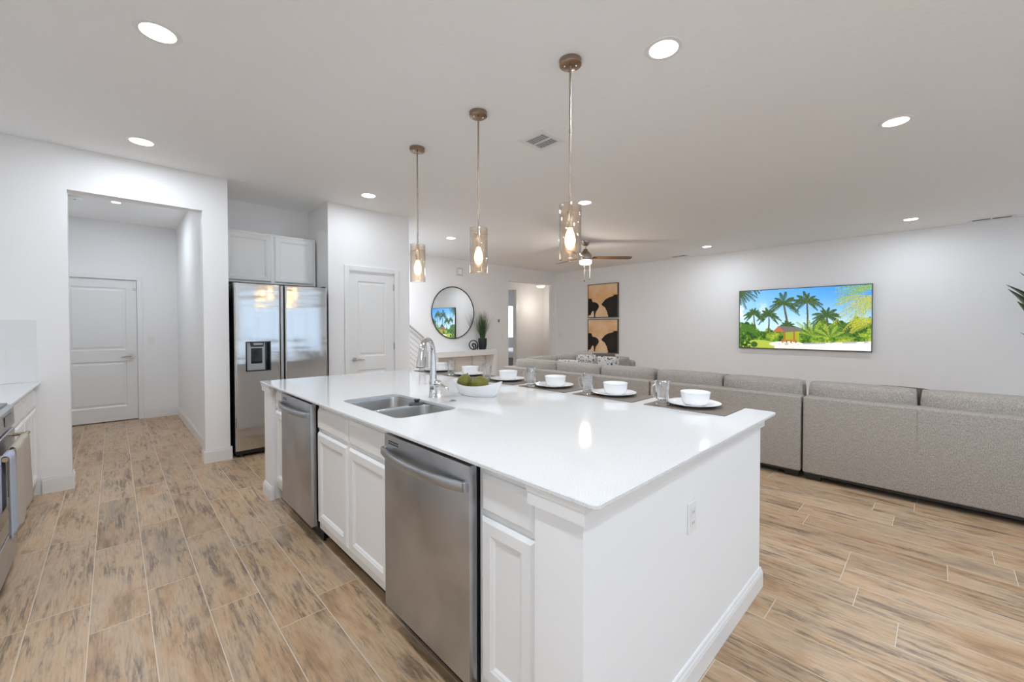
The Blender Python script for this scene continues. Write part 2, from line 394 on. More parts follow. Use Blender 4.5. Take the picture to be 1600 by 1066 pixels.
    def build(s, name, mat, parent=None, label=None, smooth=None, local=False):
        bmesh.ops.recalc_face_normals(s.bm, faces=s.bm.faces[:])
        me = bpy.data.meshes.new(name)
        org = wloc(parent)
        if parent and not local: bmesh.ops.translate(s.bm, vec=-org, verts=s.bm.verts[:])
        s.bm.to_mesh(me); s.bm.free()
        o = bpy.data.objects.new(name, me); COL.objects.link(o)
        for mt in (mat if isinstance(mat, (list, tuple)) else [mat]): me.materials.append(MATS[mt])
        if smooth is not None and smooth > 0:
            me.shade_smooth(); me.set_sharp_from_angle(angle=math.radians(smooth))
        if parent: o.parent = parent
        ORG[o.name] = tuple(org)
        if label: o['label'] = label
        return o

def single(name, mb, mat, label, cat, group=None, smooth=None, origin=None):
    """a thing that is one mesh, with its origin at its base"""
    o = mb.build(name, mat, None, None, smooth)
    if origin is None:
        vs = [v.co for v in o.data.vertices]
        origin = Vector(((min(v.x for v in vs) + max(v.x for v in vs)) / 2, (min(v.y for v in vs) + max(v.y for v in vs)) / 2, min(v.z for v in vs)))
    origin = Vector(origin); o.data.transform(Matrix.Translation(-origin)); o.location = origin; ORG[o.name] = tuple(origin)
    return tag(o, label, cat, group)
def struct(name, mb, mat, parent=None, smooth=None):
    o = mb.build(name, mat, parent, None, smooth)
    if not parent: o['kind'] = 'structure'
    return o
def dup(root, loc, rotz=None, label=None, group=None):
    r = root.copy(); COL.objects.link(r); r.location = loc
    if rotz is not None: r.rotation_euler = (0, 0, rotz)
    ORG[r.name] = tuple(loc)
    if label: r['label'] = label
    if group: r['group'] = group
    for ch in list(root.children):
        c = ch.copy(); COL.objects.link(c); c.parent = r
        for g in list(ch.children):
            d = g.copy(); COL.objects.link(d); d.parent = c
    return r
def add_lamp(parent, name, kind, loc, power, col, **kw):
    l = bpy.data.lights.new(name, kind); l.energy = power; l.color = col
    for k, v in kw.items(): setattr(l, k, v)
    o = bpy.data.objects.new(name, l); COL.objects.link(o); o.location = Vector(loc) - wloc(parent); o.parent = parent
    return o

# ------------------------------------------------------------------ setting
ZC = 2.84
XL = -5.03           # kitchen wall at the left, with the hall opening
XH = -8.15           # end of the hall
XP = -5.10           # pantry front
XM = -7.50           # wall with the mirror
YT = 8.92            # wall with the television
XR = 3.30            # right wall with the glass doors
YK = -1.07           # kitchen wall behind the range

def slabs(z0, z1):
    return MB().box(-7.62, 3.42, -1.19, 9.04, z0, z1).box(-8.40, -7.62, -0.83, 0.845, z0, z1).box(-12.52, -7.62, 6.3, 13.92, z0, z1)
struct('floor', slabs(-0.10, 0.0), 'floor_planks')
struct('ceiling', slabs(ZC, ZC + 0.1), 'ceiling_paint')
struct('wall_hall_light_block', MB().box(XH - 0.25, XH - 0.13, -0.83, 0.845, 0, ZC), 'wall_paint')  # unseen wall added to block light leaking round the hall door
w = MB()
w.box(XL - 0.12, XL, YK - 0.12, -0.265, 0, ZC).box(XL - 0.12, XL, -0.265, 0.638, 2.487, ZC).box(XL - 0.12, XL, 0.638, 0.845, 0, ZC)
struct('wall_left', w, 'wall_paint')
struct('wall_hall_right', MB().box(XH, XL - 0.12, 0.708, 0.845, 0, ZC), 'wall_paint')
struct('wall_hall_left', MB().box(XH, XL - 0.12, -0.83, -0.71, 0, ZC), 'wall_paint')
w = MB().box(XH - 0.12, XH, -0.83, -0.575, 0, ZC).box(XH - 0.12, XH, 0.262, 0.845, 0, ZC).box(XH - 0.12, XH, -0.575, 0.262, 2.035, ZC)
struct('wall_hall_back', w, 'wall_paint')
struct('wall_alcove', MB().box(-5.92, -5.80, 0.845, 1.855, 0, ZC), 'wall_paint')
w = MB().box(XP - 0.12, XP, 1.855, 2.094, 0, ZC).box(XP - 0.12, XP, 2.727, 2.94, 0, ZC).box(XP - 0.12, XP, 2.094, 2.727, 2.062, ZC)
w.box(-5.92, XP - 0.12, 1.855, 1.975, 0, ZC)
struct('wall_pantry', w, 'wall_paint')
struct('wall_stair', MB().box(XM, XP - 0.12, 2.82, 2.94, 0, ZC), 'wall_paint')
w = MB().box(XM - 0.12, XM, 2.82, 3.05, 0, ZC).box(XM - 0.12, XM, 3.05, 4.20, 2.6, ZC).box(XM - 0.12, XM, 3.05, 4.20, 0, 0.1).box(XM - 0.12, XM, 4.20, 7.09, 0, ZC).box(XM - 0.12, XM, 8.77, YT, 0, ZC).box(XM - 0.12, XM, 7.09, 8.77, 2.487, ZC)
struct('wall_mirror', w, 'wall_paint')
struct('wall_television', MB().box(XM - 0.12, XR, YT, YT + 0.12, 0, ZC), 'wall_paint')
w = MB().box(XR, XR + 0.12, YK - 0.12, 1.5, 0, ZC).box(XR, XR + 0.12, 5.5, 6.3, 0, ZC).box(XR, XR + 0.12, 8.5, YT + 0.12, 0, ZC)
w.box(XR, XR + 0.12, 1.5, 5.5, 2.3, ZC).box(XR, XR + 0.12, 1.5, 5.5, 0, 0.2).box(XR, XR + 0.12, 6.3, 8.5, 2.3, ZC).box(XR, XR + 0.12, 6.3, 8.5, 0, 0.2)
struct('wall_right', w, 'wall_paint')
w = MB().box(XL, 0.3, YK - 0.12, YK, 0, ZC).box(3.2, XR, YK - 0.12, YK, 0, ZC).box(0.3, 3.2, YK - 0.12, YK, 2.5, ZC)
struct('wall_kitchen', w, 'wall_paint')
# passage and bedroom behind the wide opening
XB = -8.60
w = MB().box(XB - 0.12, XB, 6.3, 7.55, 0, ZC).box(XB - 0.12, XB, 8.43, 9.72, 0, ZC).box(XB - 0.12, XB, 7.55, 8.43, 2.42, ZC)
struct('wall_passage_back', w, 'wall_paint')
struct('wall_passage_right', MB().box(XB, XM - 0.12, 9.60, 9.72, 0, ZC).box(XM - 0.12, XM - 0.0, YT + 0.12, 9.72, 0, ZC), 'wall_paint')
struct('wall_passage_left', MB().box(XB, XM - 0.12, 6.3, 6.42, 0, ZC), 'wall_paint')
w = MB().box(-12.52, -12.40, 7.0, 11.2, 0, ZC).box(-12.52, -12.40, 12.7, 13.9, 0, ZC).box(-12.52, -12.40, 11.2, 12.7, 0, 0.85).box(-12.52, -12.40, 11.2, 12.7, 2.25, ZC)
struct('wall_bedroom_back', w, 'wall_paint')
struct('wall_bedroom_left', MB().box(-12.4, XB - 0.12, 7.0, 7.12, 0, ZC), 'wall_paint')
struct('wall_bedroom_right', MB().box(-12.4, XB - 0.0, 13.8, 13.92, 0, ZC).box(XB - 0.12, XB, 9.72, 13.8, 0, ZC), 'wall_paint')

def window(name, axis, c, u0, u1, z0, z1, mull, glass='pane_glass'):
    """framed window in a wall of thickness 0.12; axis 'x' = wall plane x = c, 'y' = wall plane y = c"""
    t = 0.05
    def bx(m, d0, d1, a0, a1, b0, b1):
        if axis == 'x': m.box(c + d0, c + d1, a0, a1, b0, b1)
        else: m.box(a0, a1, c + d0, c + d1, b0, b1)
    fr = MB(); bx(fr, 0.03, 0.09, u0, u1, z0, z0 + t); bx(fr, 0.03, 0.09, u0, u1, z1 - t, z1)
    us = [u0 + (u1 - u0) * i / mull for i in range(mull + 1)]
    for i, u in enumerate(us):
        a = u if i == 0 else (u - t if i == mull else u - t / 2)
        bx(fr, 0.03, 0.09, a, a + t, z0 + t, z1 - t)
    f = struct(name, fr, 'trim_paint')
    for i in range(mull):
        m = MB(); bx(m, 0.055, 0.063, us[i] + t / 2, us[i + 1] - t / 2, z0 + t, z1 - t); m.build('window_pane', glass, f)
window('window_1', 'x', XR, 1.5, 5.5, 0.2, 2.3, 3, 'tinted_pane')
window('added_window_2', 'x', XR, 6.3, 8.5, 0.2, 2.3, 2, 'tinted_pane')  # unseen window added to light the living room from the right
window('window_3', 'x', -12.52, 11.2, 12.7, 0.85, 2.25, 1)
window('added_window_4', 'y', YK - 0.12, 0.3, 3.2, 0.0, 2.5, 3)  # unseen glazing added behind the camera to brighten walls and ceiling
window('added_window_5', 'x', XM - 0.12, 3.05, 4.20, 0.1, 2.6, 1)  # unseen window added behind the pantry to light the far room

# baseboards: stepped profile strips
def base(name, segs, h=0.13, t=0.014):
    b = MB()
    for x0, x1, y0, y1 in segs:
        b.box(x0, x1, y0, y1, 0, h - 0.02)
        ix = 0.004 if (x1 - x0) < (y1 - y0) else 0; iy = 0.004 if ix == 0 else 0
        b.box(x0 + ix, x1 - ix, y0 + iy, y1 - iy, h - 0.02, h)
    struct(name, b, 'trim_paint')
T = 0.015
base('baseboard_left', [(XL, XL + T, -0.43, -0.265 + T), (XL - 0.12, XL, -0.265, -0.265 + T), (XL, XL + T, 0.638 - T, 0.845 + T), (XL - 0.12, XL, 0.638 - T, 0.638), (XL - 0.5, XL, 0.845, 0.845 + T)])
base('baseboard_hall', [(XH, XL - 0.12, 0.708 - T, 0.708), (XH, XH + T, 0.32, 0.708)])
base('baseboard_pantry', [(XP, XP + T, 1.855 - T, 2.03), (XP, XP + T, 2.80, 2.94 + T), (XM, XP, 2.94, 2.94 + T)])
base('baseboard_mirror', [(XM, XM + T, 2.94, 7.09), (XM, XM + T, 8.77, YT)])
base('baseboard_television', [(XM, XR, YT - T, YT)])
base('baseboard_passage', [(XB, XB + T, 8.43, 9.6), (XB, XM - 0.12, 9.6 - T, 9.6)])

def lever(parent, x, y, z, sgn):
    """lever handle on a face looking towards +x; the lever points along sgn*y"""
    h = MB(); h.tube([(x - 0.001, y, z), (x + 0.012, y, z)], 0.028, 20)
    h.tube([(x + 0.01, y, z), (x + 0.05, y, z)], 0.011, 12)
    h.tube([(x + 0.045, y, z), (x + 0.052, y + sgn * 0.03, z + 0.002), (x + 0.05, y + sgn * 0.07, z - 0.002), (x + 0.046, y + sgn * 0.115, z - 0.006)], [0.011, 0.011, 0.009, 0.007], 12)
    return h.build('door_handle', 'nickel', parent, 'satin nickel lever handle', 40)

def panel_door(name, x, y0, y1, z1, hand, hinge_side):
    """two-panel moulded interior door in a cased opening; face looks to +x"""
    d = MB(); w = y1 - y0; xf = x - 0.012
    d.box(xf - 0.035, xf - 0.012, y0 + 0.003, y1 - 0.003, 0.012, z1 - 0.003)
    st = 0.115; zs = [0.012, 0.21, 0.86, 1.02, z1 - 0.12, z1 - 0.003]
    if z1 > 2.04: zs = [0.012, 0.22, 0.80, 0.97, z1 - 0.125, z1 - 0.003]
    for a, b in ((y0 + 0.003, y0 + st), (y1 - st, y1 - 0.003)): d.box(xf - 0.013, xf, a, b, zs[0], zs[5])
    for a, b in ((0, 1), (2, 3), (4, 5)): d.box(xf - 0.013, xf, y0 + st, y1 - st, zs[a], zs[b])
    for a, b in ((1, 2), (3, 4)):
        d.nested((xf, y0 + st, zs[a]), (0, 1, 0), (0, 0, 1), (1, 0, 0), w - 2 * st, zs[b] - zs[a], [(0, -0.0005), (0.012, -0.010), (0.028, -0.010), (0.045, -0.003)], -0.013)
    o = struct(name, d, 'door_paint')
    c = MB(); cw = 0.06
    for a, b in ((y0 - cw, y0), (y1, y1 + cw)):
        c.box(x - 0.002, x + 0.016, a, b, 0, z1 + cw, 0.004); c.box(x - 0.06, x - 0.002, (a if a > y1 - 0.01 else b - 0.012), (a + 0.012 if a > y1 - 0.01 else b), 0, z1)
    c.box(x - 0.002, x + 0.016, y0, y1, z1, z1 + cw, 0.004)
    c.build('door_casing', 'trim_paint', o)
    if hand == 'right': lever(o, xf, y1 - 0.065, 0.925, -1)
    else: lever(o, xf, y0 + 0.065, 0.935, 1)
    for z in (0.2, 1.09, z1 - 0.18):
        hy = y1 if hinge_side == 'right' else y0
        MB().box(x - 0.014, x - 0.003, hy - 0.012, hy + 0.006, z - 0.045, z + 0.045, 0.002).build('hinge', 'nickel', o)
    return o
panel_door('door_1', XH, -0.56, 0.25, 2.025, 'right', 'left')
panel_door('door_2', XP, 2.105, 2.717, 2.052, 'left', 'right')
# half open bedroom door beyond the passage
d = MB().box(XB - 0.85, XB - 0.13, 7.60, 7.64, 0.01, 2.40, 0.003)
o = struct('door_3', d, 'door_paint')
c = MB().box(XB - 0.002, XB + 0.014, 8.43, 8.49, 0, 2.48).box(XB - 0.002, XB + 0.014, 7.49, 7.55, 0, 2.48).box(XB - 0.002, XB + 0.014, 7.55, 8.43, 2.42, 2.48)
c.build('door_casing', 'trim_paint', o)

t = thing('door_sensor', (XH, 0.225, 1.93), 'small white alarm sensor at the top right corner of the hall door', 'sensor')
MB().box(XH - 0.012, XH + 0.012, 0.205, 0.240, 1.885, 1.965, 0.004).build('housing', 'plastic_white', t)
MB().box(XH + 0.0115, XH + 0.0135, 0.216, 0.229, 1.90, 1.91).build('indicator', 'grille_dark', t)
# tile field on the left wall
struct('trim_1', MB().box(XL, XL + 0.008, YK, -0.445, 0.909, 1.405), 'backsplash_tile')

# ------------------------------------------------------------------ ceiling fittings
def downlight(loc, label, group='recessed ceiling lights'):
    t = thing('recessed_light', (loc[0], loc[1], ZC), label, 'ceiling light', group)
    MB().lathe(loc_z(loc), [(0.073, -0.0045), (0.080, -0.007), (0.095, -0.004), (0.098, 0.0)], 40, cap0=False, cap1=False).build('trim_ring', 'plastic_white', t, None, 40)
    MB().lathe(loc_z(loc), [(0.0, -0.006), (0.073, -0.0045)], 40, cap1=False).build('lens', 'downlight_lens', t, 'glowing white lens')
    return t
def loc_z(l): return (l[0], l[1], ZC)
LAMPS = []
def downlamp(t, k=1.0): LAMPS.append((t, k))
def light_lamps():
    for t, k in LAMPS: lamp_on(t, k)
def lamp_on(t, k):
    add_lamp(t, 'downlight_lamp', 'AREA', Vector(ORG[t.name]) + Vector((0, 0, -0.012)), DOWNLIGHT_W * k, DOWNLIGHT_COL, shape='DISK', size=0.14)
DL = [(-2.77, 0.18, 'large recessed ceiling light at upper left, nearest above the kitchen aisle'),
      (-4.48, 0.18, 'recessed ceiling light just in front of the hall opening'),
      (-6.86, 0.04, 'small recessed ceiling light inside the hall, above the far hall door'),
      (-4.53, 2.10, 'recessed ceiling light in front of the pantry door'),
      (-1.05, 2.14, 'large recessed ceiling light to the right of the nearest pendant'),
      (-2.99, 4.09, 'recessed ceiling light beside the glass of the nearest pendant'),
      (-5.74, 4.10, 'recessed ceiling light between the two farther pendants'),
      (-0.245, 4.11, 'oval-looking recessed ceiling light at upper right above the sofa'),
      (-3.05, 7.98, 'recessed ceiling light near the far wall, right of the ceiling fan'),
      (-0.305, 8.00, 'recessed ceiling light near the far wall above the television')]
p0 = None
for x, y, lab in DL:
    if p0 is None: p0 = downlight((x, y), lab); t = p0
    else: t = dup(p0, (x, y, ZC), None, lab)
    if x == -6.86: t.scale = (0.56, 0.56, 1)
    downlamp(t, {-6.86: 0.95, -4.53: 0.45, -4.48: 0.72, -3.05: 1.05, -0.305: 0.9, -2.77: 1.2, -2.99: 1.3, -5.74: 1.35, -0.245: 1.1}.get(x, 1.0))
# unseen copies added behind and beside the camera to brighten the room
for x, y in ((-1.05, 0.18), (0.7, 0.18), (0.7, 2.14), (2.3, 1.2), (2.4, 4.1), (2.4, 8.0)):
    t = dup(p0, (x, y, ZC), None, 'added unseen recessed ceiling light, right of the kitchen'); downlamp(t, 1.3 if x < 0 else 1.0)
for x, y in ((-6.6, 3.25), (-7.1, 3.4)):  # hidden lamps added to brighten the mirror wall side
    t = dup(p0, (x, y, ZC), None, 'added unseen recessed ceiling light behind the pantry, above the stair foot'); downlamp(t, 1.7)
t = dup(p0, (-10.6, 9.6, ZC), None, 'added unseen recessed ceiling light in the bedroom beyond the passage'); downlamp(t, 2.5)  # unseen lamp added to brighten the bedroom glimpse

light_lamps()
def pendant(loc, label):
    x, y = loc
    t = thing('pendant_light', (x, y, ZC), label, 'pendant light', 'glass pendants over the island')
    MB().lathe((x, y, ZC), [(0.0, -0.03), (0.056, -0.03), (0.062, -0.026), (0.062, 0.0)], 40).build('canopy', 'bronze_nickel', t, 'brushed bronze canopy', 40)
    for a in (0.7, 0.7 + PI):
        MB().lathe((x + 0.032 * math.cos(a), y + 0.032 * math.sin(a), ZC), [(0.0, -0.036), (0.004, -0.035), (0.006, -0.030)], 12).build('canopy_screw', 'chrome', t, None, 40)
    rod = MB(); rod.tube([(x, y, ZC - 0.03), (x, y, 2.03)], 0.0062, 12)
    for z in (2.45, 2.12): rod.tube([(x, y, z - 0.012), (x, y, z + 0.012)], 0.0078, 12)
    rod.build('rod', 'rod_bronze', t, 'slim brushed bronze rod', 40)
    so = MB().lathe((x, y, 0), [(0.0, 1.905), (0.016, 1.905), (0.017, 1.915), (0.017, 1.99), (0.013, 2.0), (0.012, 2.035), (0.007, 2.045), (0.0, 2.045)], 24)
    so.build('socket', 'nickel', t, None, 40)
    cl = MB()
    for k in range(3):
        a = 0.35 + k * 2 * PI / 3
        cl.tube([(x + 0.012 * math.cos(a), y + 0.012 * math.sin(a), 1.992), (x + 0.066 * math.cos(a), y + 0.066 * math.sin(a), 1.992)], 0.003, 8)
    cl.build('shade_clip', 'nickel', t, None, 40)
    g = MB().lathe((x, y, 0), [(0.059, 1.728), (0.0625, 1.726), (0.0625, 2.036), (0.0595, 2.036), (0.0595, 1.729)], 48, cap0=False, cap1=False)
    g.build('glass_shade', 'amber_glass', t, 'clear amber-tinted glass cylinder', 60)
    b = MB().lathe((x, y, 0), [(0.0, 1.782), (0.011, 1.786), (0.022, 1.80), (0.030, 1.824), (0.0305, 1.842), (0.025, 1.87), (0.0165, 1.892), (0.0135, 1.905)], 28, cap1=False)
    b.build('bulb', 'bulb_glass', t, 'glowing pear-shaped filament bulb', 60)
    f = MB()
    for k in range(8):
        a = k * 2 * PI / 8
        f.tube([(x + 0.006 * math.cos(a), y + 0.006 * math.sin(a), 1.885), (x + 0.015 * math.cos(a), y + 0.015 * math.sin(a), 1.815)], 0.0022, 6)
    f.build('filament', 'filament', bpy.data.objects[t.children[-1].name])
    return t
pp = pendant((-1.46, 1.86), 'nearest and rightmost glass pendant light over the island')
dup(pp, (-2.255, 1.845, ZC), 0.4, 'middle glass pendant light over the island')
dup(pp, (-3.053, 1.841, ZC), 0.9, 'farthest and leftmost glass pendant light over the island, beside the pantry wall')

def vent(loc, sx, sy, nx, label, slat_axis, slat='louver_grey'):
    x, y = loc
    t = thing('ceiling_vent', (x, y, ZC), label, 'vent')
    fr = MB(); b = 0.042
    fr.box(x - sx / 2, x + sx / 2, y - sy / 2, y - sy / 2 + b, ZC - 0.008, ZC, 0.003).box(x - sx / 2, x + sx / 2, y + sy / 2 - b, y + sy / 2, ZC - 0.008, ZC, 0.003)
    fr.box(x - sx / 2, x - sx / 2 + b, y - sy / 2 + b, y + sy / 2 - b, ZC - 0.008, ZC, 0.003).box(x + sx / 2 - b, x + sx / 2, y - sy / 2 + b, y + sy / 2 - b, ZC - 0.008, ZC, 0.003)
    if nx == 'y': fr.box(x - sx / 2 + b, x + sx / 2 - b, y - 0.008, y + 0.008, ZC - 0.008, ZC)
    else: fr.box(x - 0.008, x + 0.008, y - sy / 2 + b, y + sy / 2 - b, ZC - 0.008, ZC)
    fr.build('frame', 'plastic_white', t)
    MB().box(x - sx / 2 + b, x + sx / 2 - b, y - sy / 2 + b, y + sy / 2 - b, ZC - 0.0015, ZC).build('backing', 'black_plastic', t)
    sl = MB()
    if slat_axis == 'x':
        n = max(3, int((sy - 2 * b) / 0.021))
        for i in range(n):
            yy = y - sy / 2 + b + (i + 0.5) * (sy - 2 * b) / n
            sl.poly_prism([(yy - 0.004, ZC - 0.007), (yy - 0.0025, ZC - 0.007), (yy + 0.004, ZC - 0.0016), (yy + 0.0025, ZC - 0.0016)], 'x', x - sx / 2 + b, x + sx / 2 - b)
    else:
        n = max(3, int((sx - 2 * b) / 0.022))
        for i in range(n):
            xx = x - sx / 2 + b + (i + 0.5) * (sx - 2 * b) / n
            sl.poly_prism([(xx - 0.004, ZC - 0.007), (xx - 0.0025, ZC - 0.007), (xx + 0.004, ZC - 0.0016), (xx + 0.0025, ZC - 0.0016)], 'y', y - sy / 2 + b, y + sy / 2 - b)
    sl.build('louver', slat, t, 'grey louvres')
vent((-2.24, 2.49), 0.27, 0.27, 'y', 'square white ceiling vent with two louvred halves beside the nearest pendant rod', 'y')
vent((-3.87, 8.62), 0.36, 0.16, 'x', 'small dark ceiling vent near the far wall, between fan and far right light', 'x', 'grille_dark')
vent((0.47, 8.74), 0.44, 0.16, 'x', 'two-slot ceiling vent at far right, close above the television wall', 'x', 'grille_dark')

# smoke detector in the hall
t = thing('smoke_detector', (-6.88, -0.30, ZC), 'white smoke detector on the hall ceiling, left end of the opening', 'smoke detector')
MB().lathe((-6.88, -0.30, ZC), [(0.0, -0.036), (0.045, -0.034), (0.06, -0.024), (0.064, 0.0)], 28).build('body', 'plastic_white', t, None, 40)
MB().lathe((-6.88, -0.30, ZC), [(0.0, -0.040), (0.010, -0.0385), (0.012, -0.033)], 12).build('test_button', 'grille_dark', t)
# flush light in the passage
t = thing('flush_ceiling_light', (-8.1, 8.95, ZC), 'small metal flush ceiling light seen through the wide wall opening', 'ceiling light')
MB().lathe((-8.1, 8.95, ZC), [(0.0, -0.30), (0.13, -0.30), (0.14, -0.285), (0.14, -0.27), (0.0, -0.27)], 28).build('metal_band', 'nickel', t, None, 40)
MB().tube([(-8.1, 8.95, ZC), (-8.1, 8.95, ZC - 0.27)], 0.012, 10).build('stem', 'nickel', t)
MB().lathe((-8.1, 8.95, ZC), [(0.0, -0.375), (0.09, -0.365), (0.125, -0.335), (0.128, -0.30)], 28, cap1=False).build('glass_bowl', 'passage_lens', t, None, 40)
add_lamp(t, 'passage_lamp', 'POINT', (-8.1, 8.95, ZC - 0.9), 6, (1.0, 0.90, 0.80), shadow_soft_size=0.12)

# ceiling fan
FX, FY = -4.33, 5.95
t = thing('ceiling_fan', (FX, FY, ZC), 'three-bladed ceiling fan with brushed nickel motor and a glowing light bowl', 'ceiling fan')
MB().lathe((FX, FY, ZC), [(0.0, -0.085), (0.032, -0.085), (0.055, -0.065), (0.078, -0.02), (0.08, 0.0)], 32).build('canopy', 'fan_metal', t, None, 40)
MB().tube([(FX, FY, ZC - 0.08), (FX, FY, ZC - 0.16)], 0.013, 12).build('downrod', 'nickel', t, None, 40)
MB().lathe((FX, FY, 0), [(0.0, 2.505), (0.105, 2.505), (0.112, 2.52), (0.112, 2.575), (0.105, 2.60), (0.07, 2.645), (0.045, 2.67), (0.032, 2.70), (0.0, 2.70)], 36).build('motor_housing', 'fan_metal', t, None, 40)
MB().lathe((FX, FY, 0), [(0.0, 2.425), (0.06, 2.427), (0.095, 2.437), (0.108, 2.455), (0.108, 2.505)], 36, cap1=False).build('light_bowl', 'fan_lens', t, 'glowing frosted light bowl', 40)
a0 = math.radians(45.98)
for k in range(3):
    a = a0 + k * 2 * PI / 3 + 0.02
    dv = Vector((math.cos(a), math.sin(a), 0)); nv = Vector((-math.sin(a), math.cos(a), 0))
    b = MB(); out = []
    for i in range(13):
        s_ = i / 12; r = 0.13 + s_ * 0.68; wd = 0.052 + 0.016 * s_ if i < 12 else 0.045
        out.append((r, wd))
    top, bot = [], []
    for r, wd in out:
        for lst, dz in ((top, 0.004), (bot, -0.004)):
            lst.append([b.bm.verts.new(Vector((FX, FY, 2.553)) + dv * r + nv * sg * wd + Vector((0, 0, dz - sg * wd * 0.20))) for sg in (-1, 1)])
    for i in range(12):
        b.bm.faces.new((top[i][0], top[i + 1][0], top[i + 1][1], top[i][1])); b.bm.faces.new((bot[i][0], bot[i][1], bot[i + 1][1], bot[i + 1][0]))
        for sg in (0, 1): b.bm.faces.new((top[i][sg], bot[i][sg], bot[i + 1][sg], top[i + 1][sg]))
    for i in (0, 12): b.bm.faces.new((top[i][0], top[i][1], bot[i][1], bot[i][0]))
    bl = b.build('blade', 'blade_wood', t, 'walnut-brown blade')
    br = MB(); br.tube([Vector((FX, FY, 2.545)) + dv * 0.09, Vector((FX, FY, 2.545)) + dv * 0.20], 0.016, 8, squash=(0.5, 1.4)); br.build('blade_bracket', 'bronze_nickel', bl, None, 40)
for k, (dx, dy, zl) in enumerate(((0.0, -0.03, 2.16), (0.055, 0.05, 2.19))):
    ch = MB().tube([(FX + dx, FY + dy, 2.45), (FX + dx, FY + dy, zl)], 0.0015, 6).build('pull_chain', 'screw', t)
    MB().tube([(FX + dx, FY + dy, zl - 0.03), (FX + dx, FY + dy, zl)], [0.008, 0.006], 10).build('chain_knob', 'frame_black', ch)
add_lamp(t, 'fan_lamp', 'POINT', (FX, FY, 2.36), 14, (1.0, 0.9, 0.76), shadow_soft_size=0.08)

# ------------------------------------------------------------------ cabinet fronts
DOOR = [(0, -0.010), (0.011, -0.001), (0.013, 0.0), (0.050, 0.0), (0.055, -0.003), (0.060, -0.004), (0.068, -0.010)]
DRAW = [(0, -0.012), (0.013, -0.002), (0.016, 0.0)]
def front(parent, name, x0, x1, z0, z1, y, ny, loops):
    """cabinet front in the plane y looking along ny (-1 or +1)"""
    m = MB()
    if ny < 0: m.nested((x0, y, z0), (1, 0, 0), (0, 0, 1), (0, -1, 0), x1 - x0, z1 - z0, loops, -0.0185)
    else: m.nested((x1, y, z0), (-1, 0, 0), (0, 0, 1), (0, 1, 0), x1 - x0, z1 - z0, loops, -0.0185)
    return m.build(name, 'cabinet_paint', parent)
def front_x(parent, name, y0, y1, z0, z1, x, loops):
    return MB().nested((x, y0, z0), (0, 1, 0), (0, 0, 1), (1, 0, 0), y1 - y0, z1 - z0, loops, -0.0185).build(name, 'cabinet_paint', parent)

# ------------------------------------------------------------------ kitchen island
ZT = 0.908
IY0, IY1, IX0, IX1 = 0.848, 2.452, -3.842, -0.583
def rr(x0, x1, y0, y1, r, n=6):
    out = []
    for cx, cy, a0 in ((x1 - r, y1 - r, 0), (x0 + r, y1 - r, PI / 2), (x0 + r, y0 + r, PI), (x1 - r, y0 + r, 3 * PI / 2)):
        for k in range(n + 1):
            a = a0 + k / n * PI / 2; out.append((cx + r * math.cos(a), cy + r * math.sin(a)))
    return out
SKX0, SKX1, SKY0, SKY1 = -2.490, -1.800, 0.972, 1.338
def slab(outer, hole, z0, z1, ch=0.003):
    m = MB(); bm = m.bm
    def loop(pts, z): return [bm.verts.new((p[0], p[1], z)) for p in pts]
    def inset(pts, d, c):
        return [(p[0] + (c[0] - p[0]) * 0 + d * (1 if p[0] < c[0] else -1), p[1] + d * (1 if p[1] < c[1] else -1)) for p in pts]
    xs = [p[0] for p in outer]; ys = [p[1] for p in outer]; c = ((min(xs) + max(xs)) / 2, (min(ys) + max(ys)) / 2)
    rings = [loop(inset(outer, ch, c), z0), loop(outer, z0 + ch), loop(outer, z1 - ch), loop(inset(outer, ch, c), z1)]
    for a, b in zip(rings, rings[1:]):
        for k in range(len(a)): bm.faces.new((a[k], a[(k + 1) % len(a)], b[(k + 1) % len(a)], b[k]))
    hr = None
    if hole: hr = [loop(hole, z0), loop(hole, z1)]
    if hole:
        for k in range(len(hole)): bm.faces.new((hr[0][k], hr[0][(k + 1) % len(hole)], hr[1][(k + 1) % len(hole)], hr[1][k]))
    for ri, hi in ((0, 0), (3, 1)):
        if not hole: bm.faces.new(rings[ri]); continue
        es = []
        for L in (rings[ri], hr[hi]):
            for k in range(len(L)): es.append(bm.edges.get((L[k], L[(k + 1) % len(L)])))
        bmesh.ops.triangle_fill(bm, use_beauty=True, use_dissolve=False, edges=es)
    return m
single('countertop', slab(rr(IX0, IX1, IY0, IY1, 0.02), rr(SKX0, SKX1, SKY0, SKY1, 0.055), ZT - 0.0155, ZT), 'quartz',
       'large white quartz island worktop with a double sink cut into it', 'countertop', origin=(-2.2, 1.65, ZT - 0.0155))

def end_wall(x0, x1, inner, label, y1=2.392):
    t = thing('island_end_wall', ((x0 + x1) / 2, 1.6, 0), label, 'end wall', 'white end walls of the island'); y0 = 0.872
    MB().box(x0, x1, y0, y1, 0, ZT - 0.016).build('panel', 'wall_paint', t)
    if inner == 'lo': path = [(x0, 0.888), (x0, y0), (x1, y0), (x1, y1), (x0, y1)]
    else: path = [(x1, y1), (x0, y1), (x0, y0), (x1, y0), (x1, 0.888)]
    MB().sweep(path, [(0.0005, 0.837), (0.0150, 0.837), (0.0155, 0.870), (0.018, 0.876), (0.020, ZT - 0.0162), (0.0005, ZT - 0.0162)]).build('cap_moulding', 'trim_paint', t)
    MB().sweep(path, [(0.0005, 0.0), (0.0145, 0.0), (0.0145, 0.072), (0.0125, 0.080), (0.0125, 0.084), (0.0085, 0.093), (0.0075, 0.100), (0.004, 0.105), (0.0005, 0.106)]).build('baseboard', 'trim_paint', t)
    return t
end_wall(-0.812, -0.640, 'lo', 'wide white end wall of the island at its right end, with a power outlet')
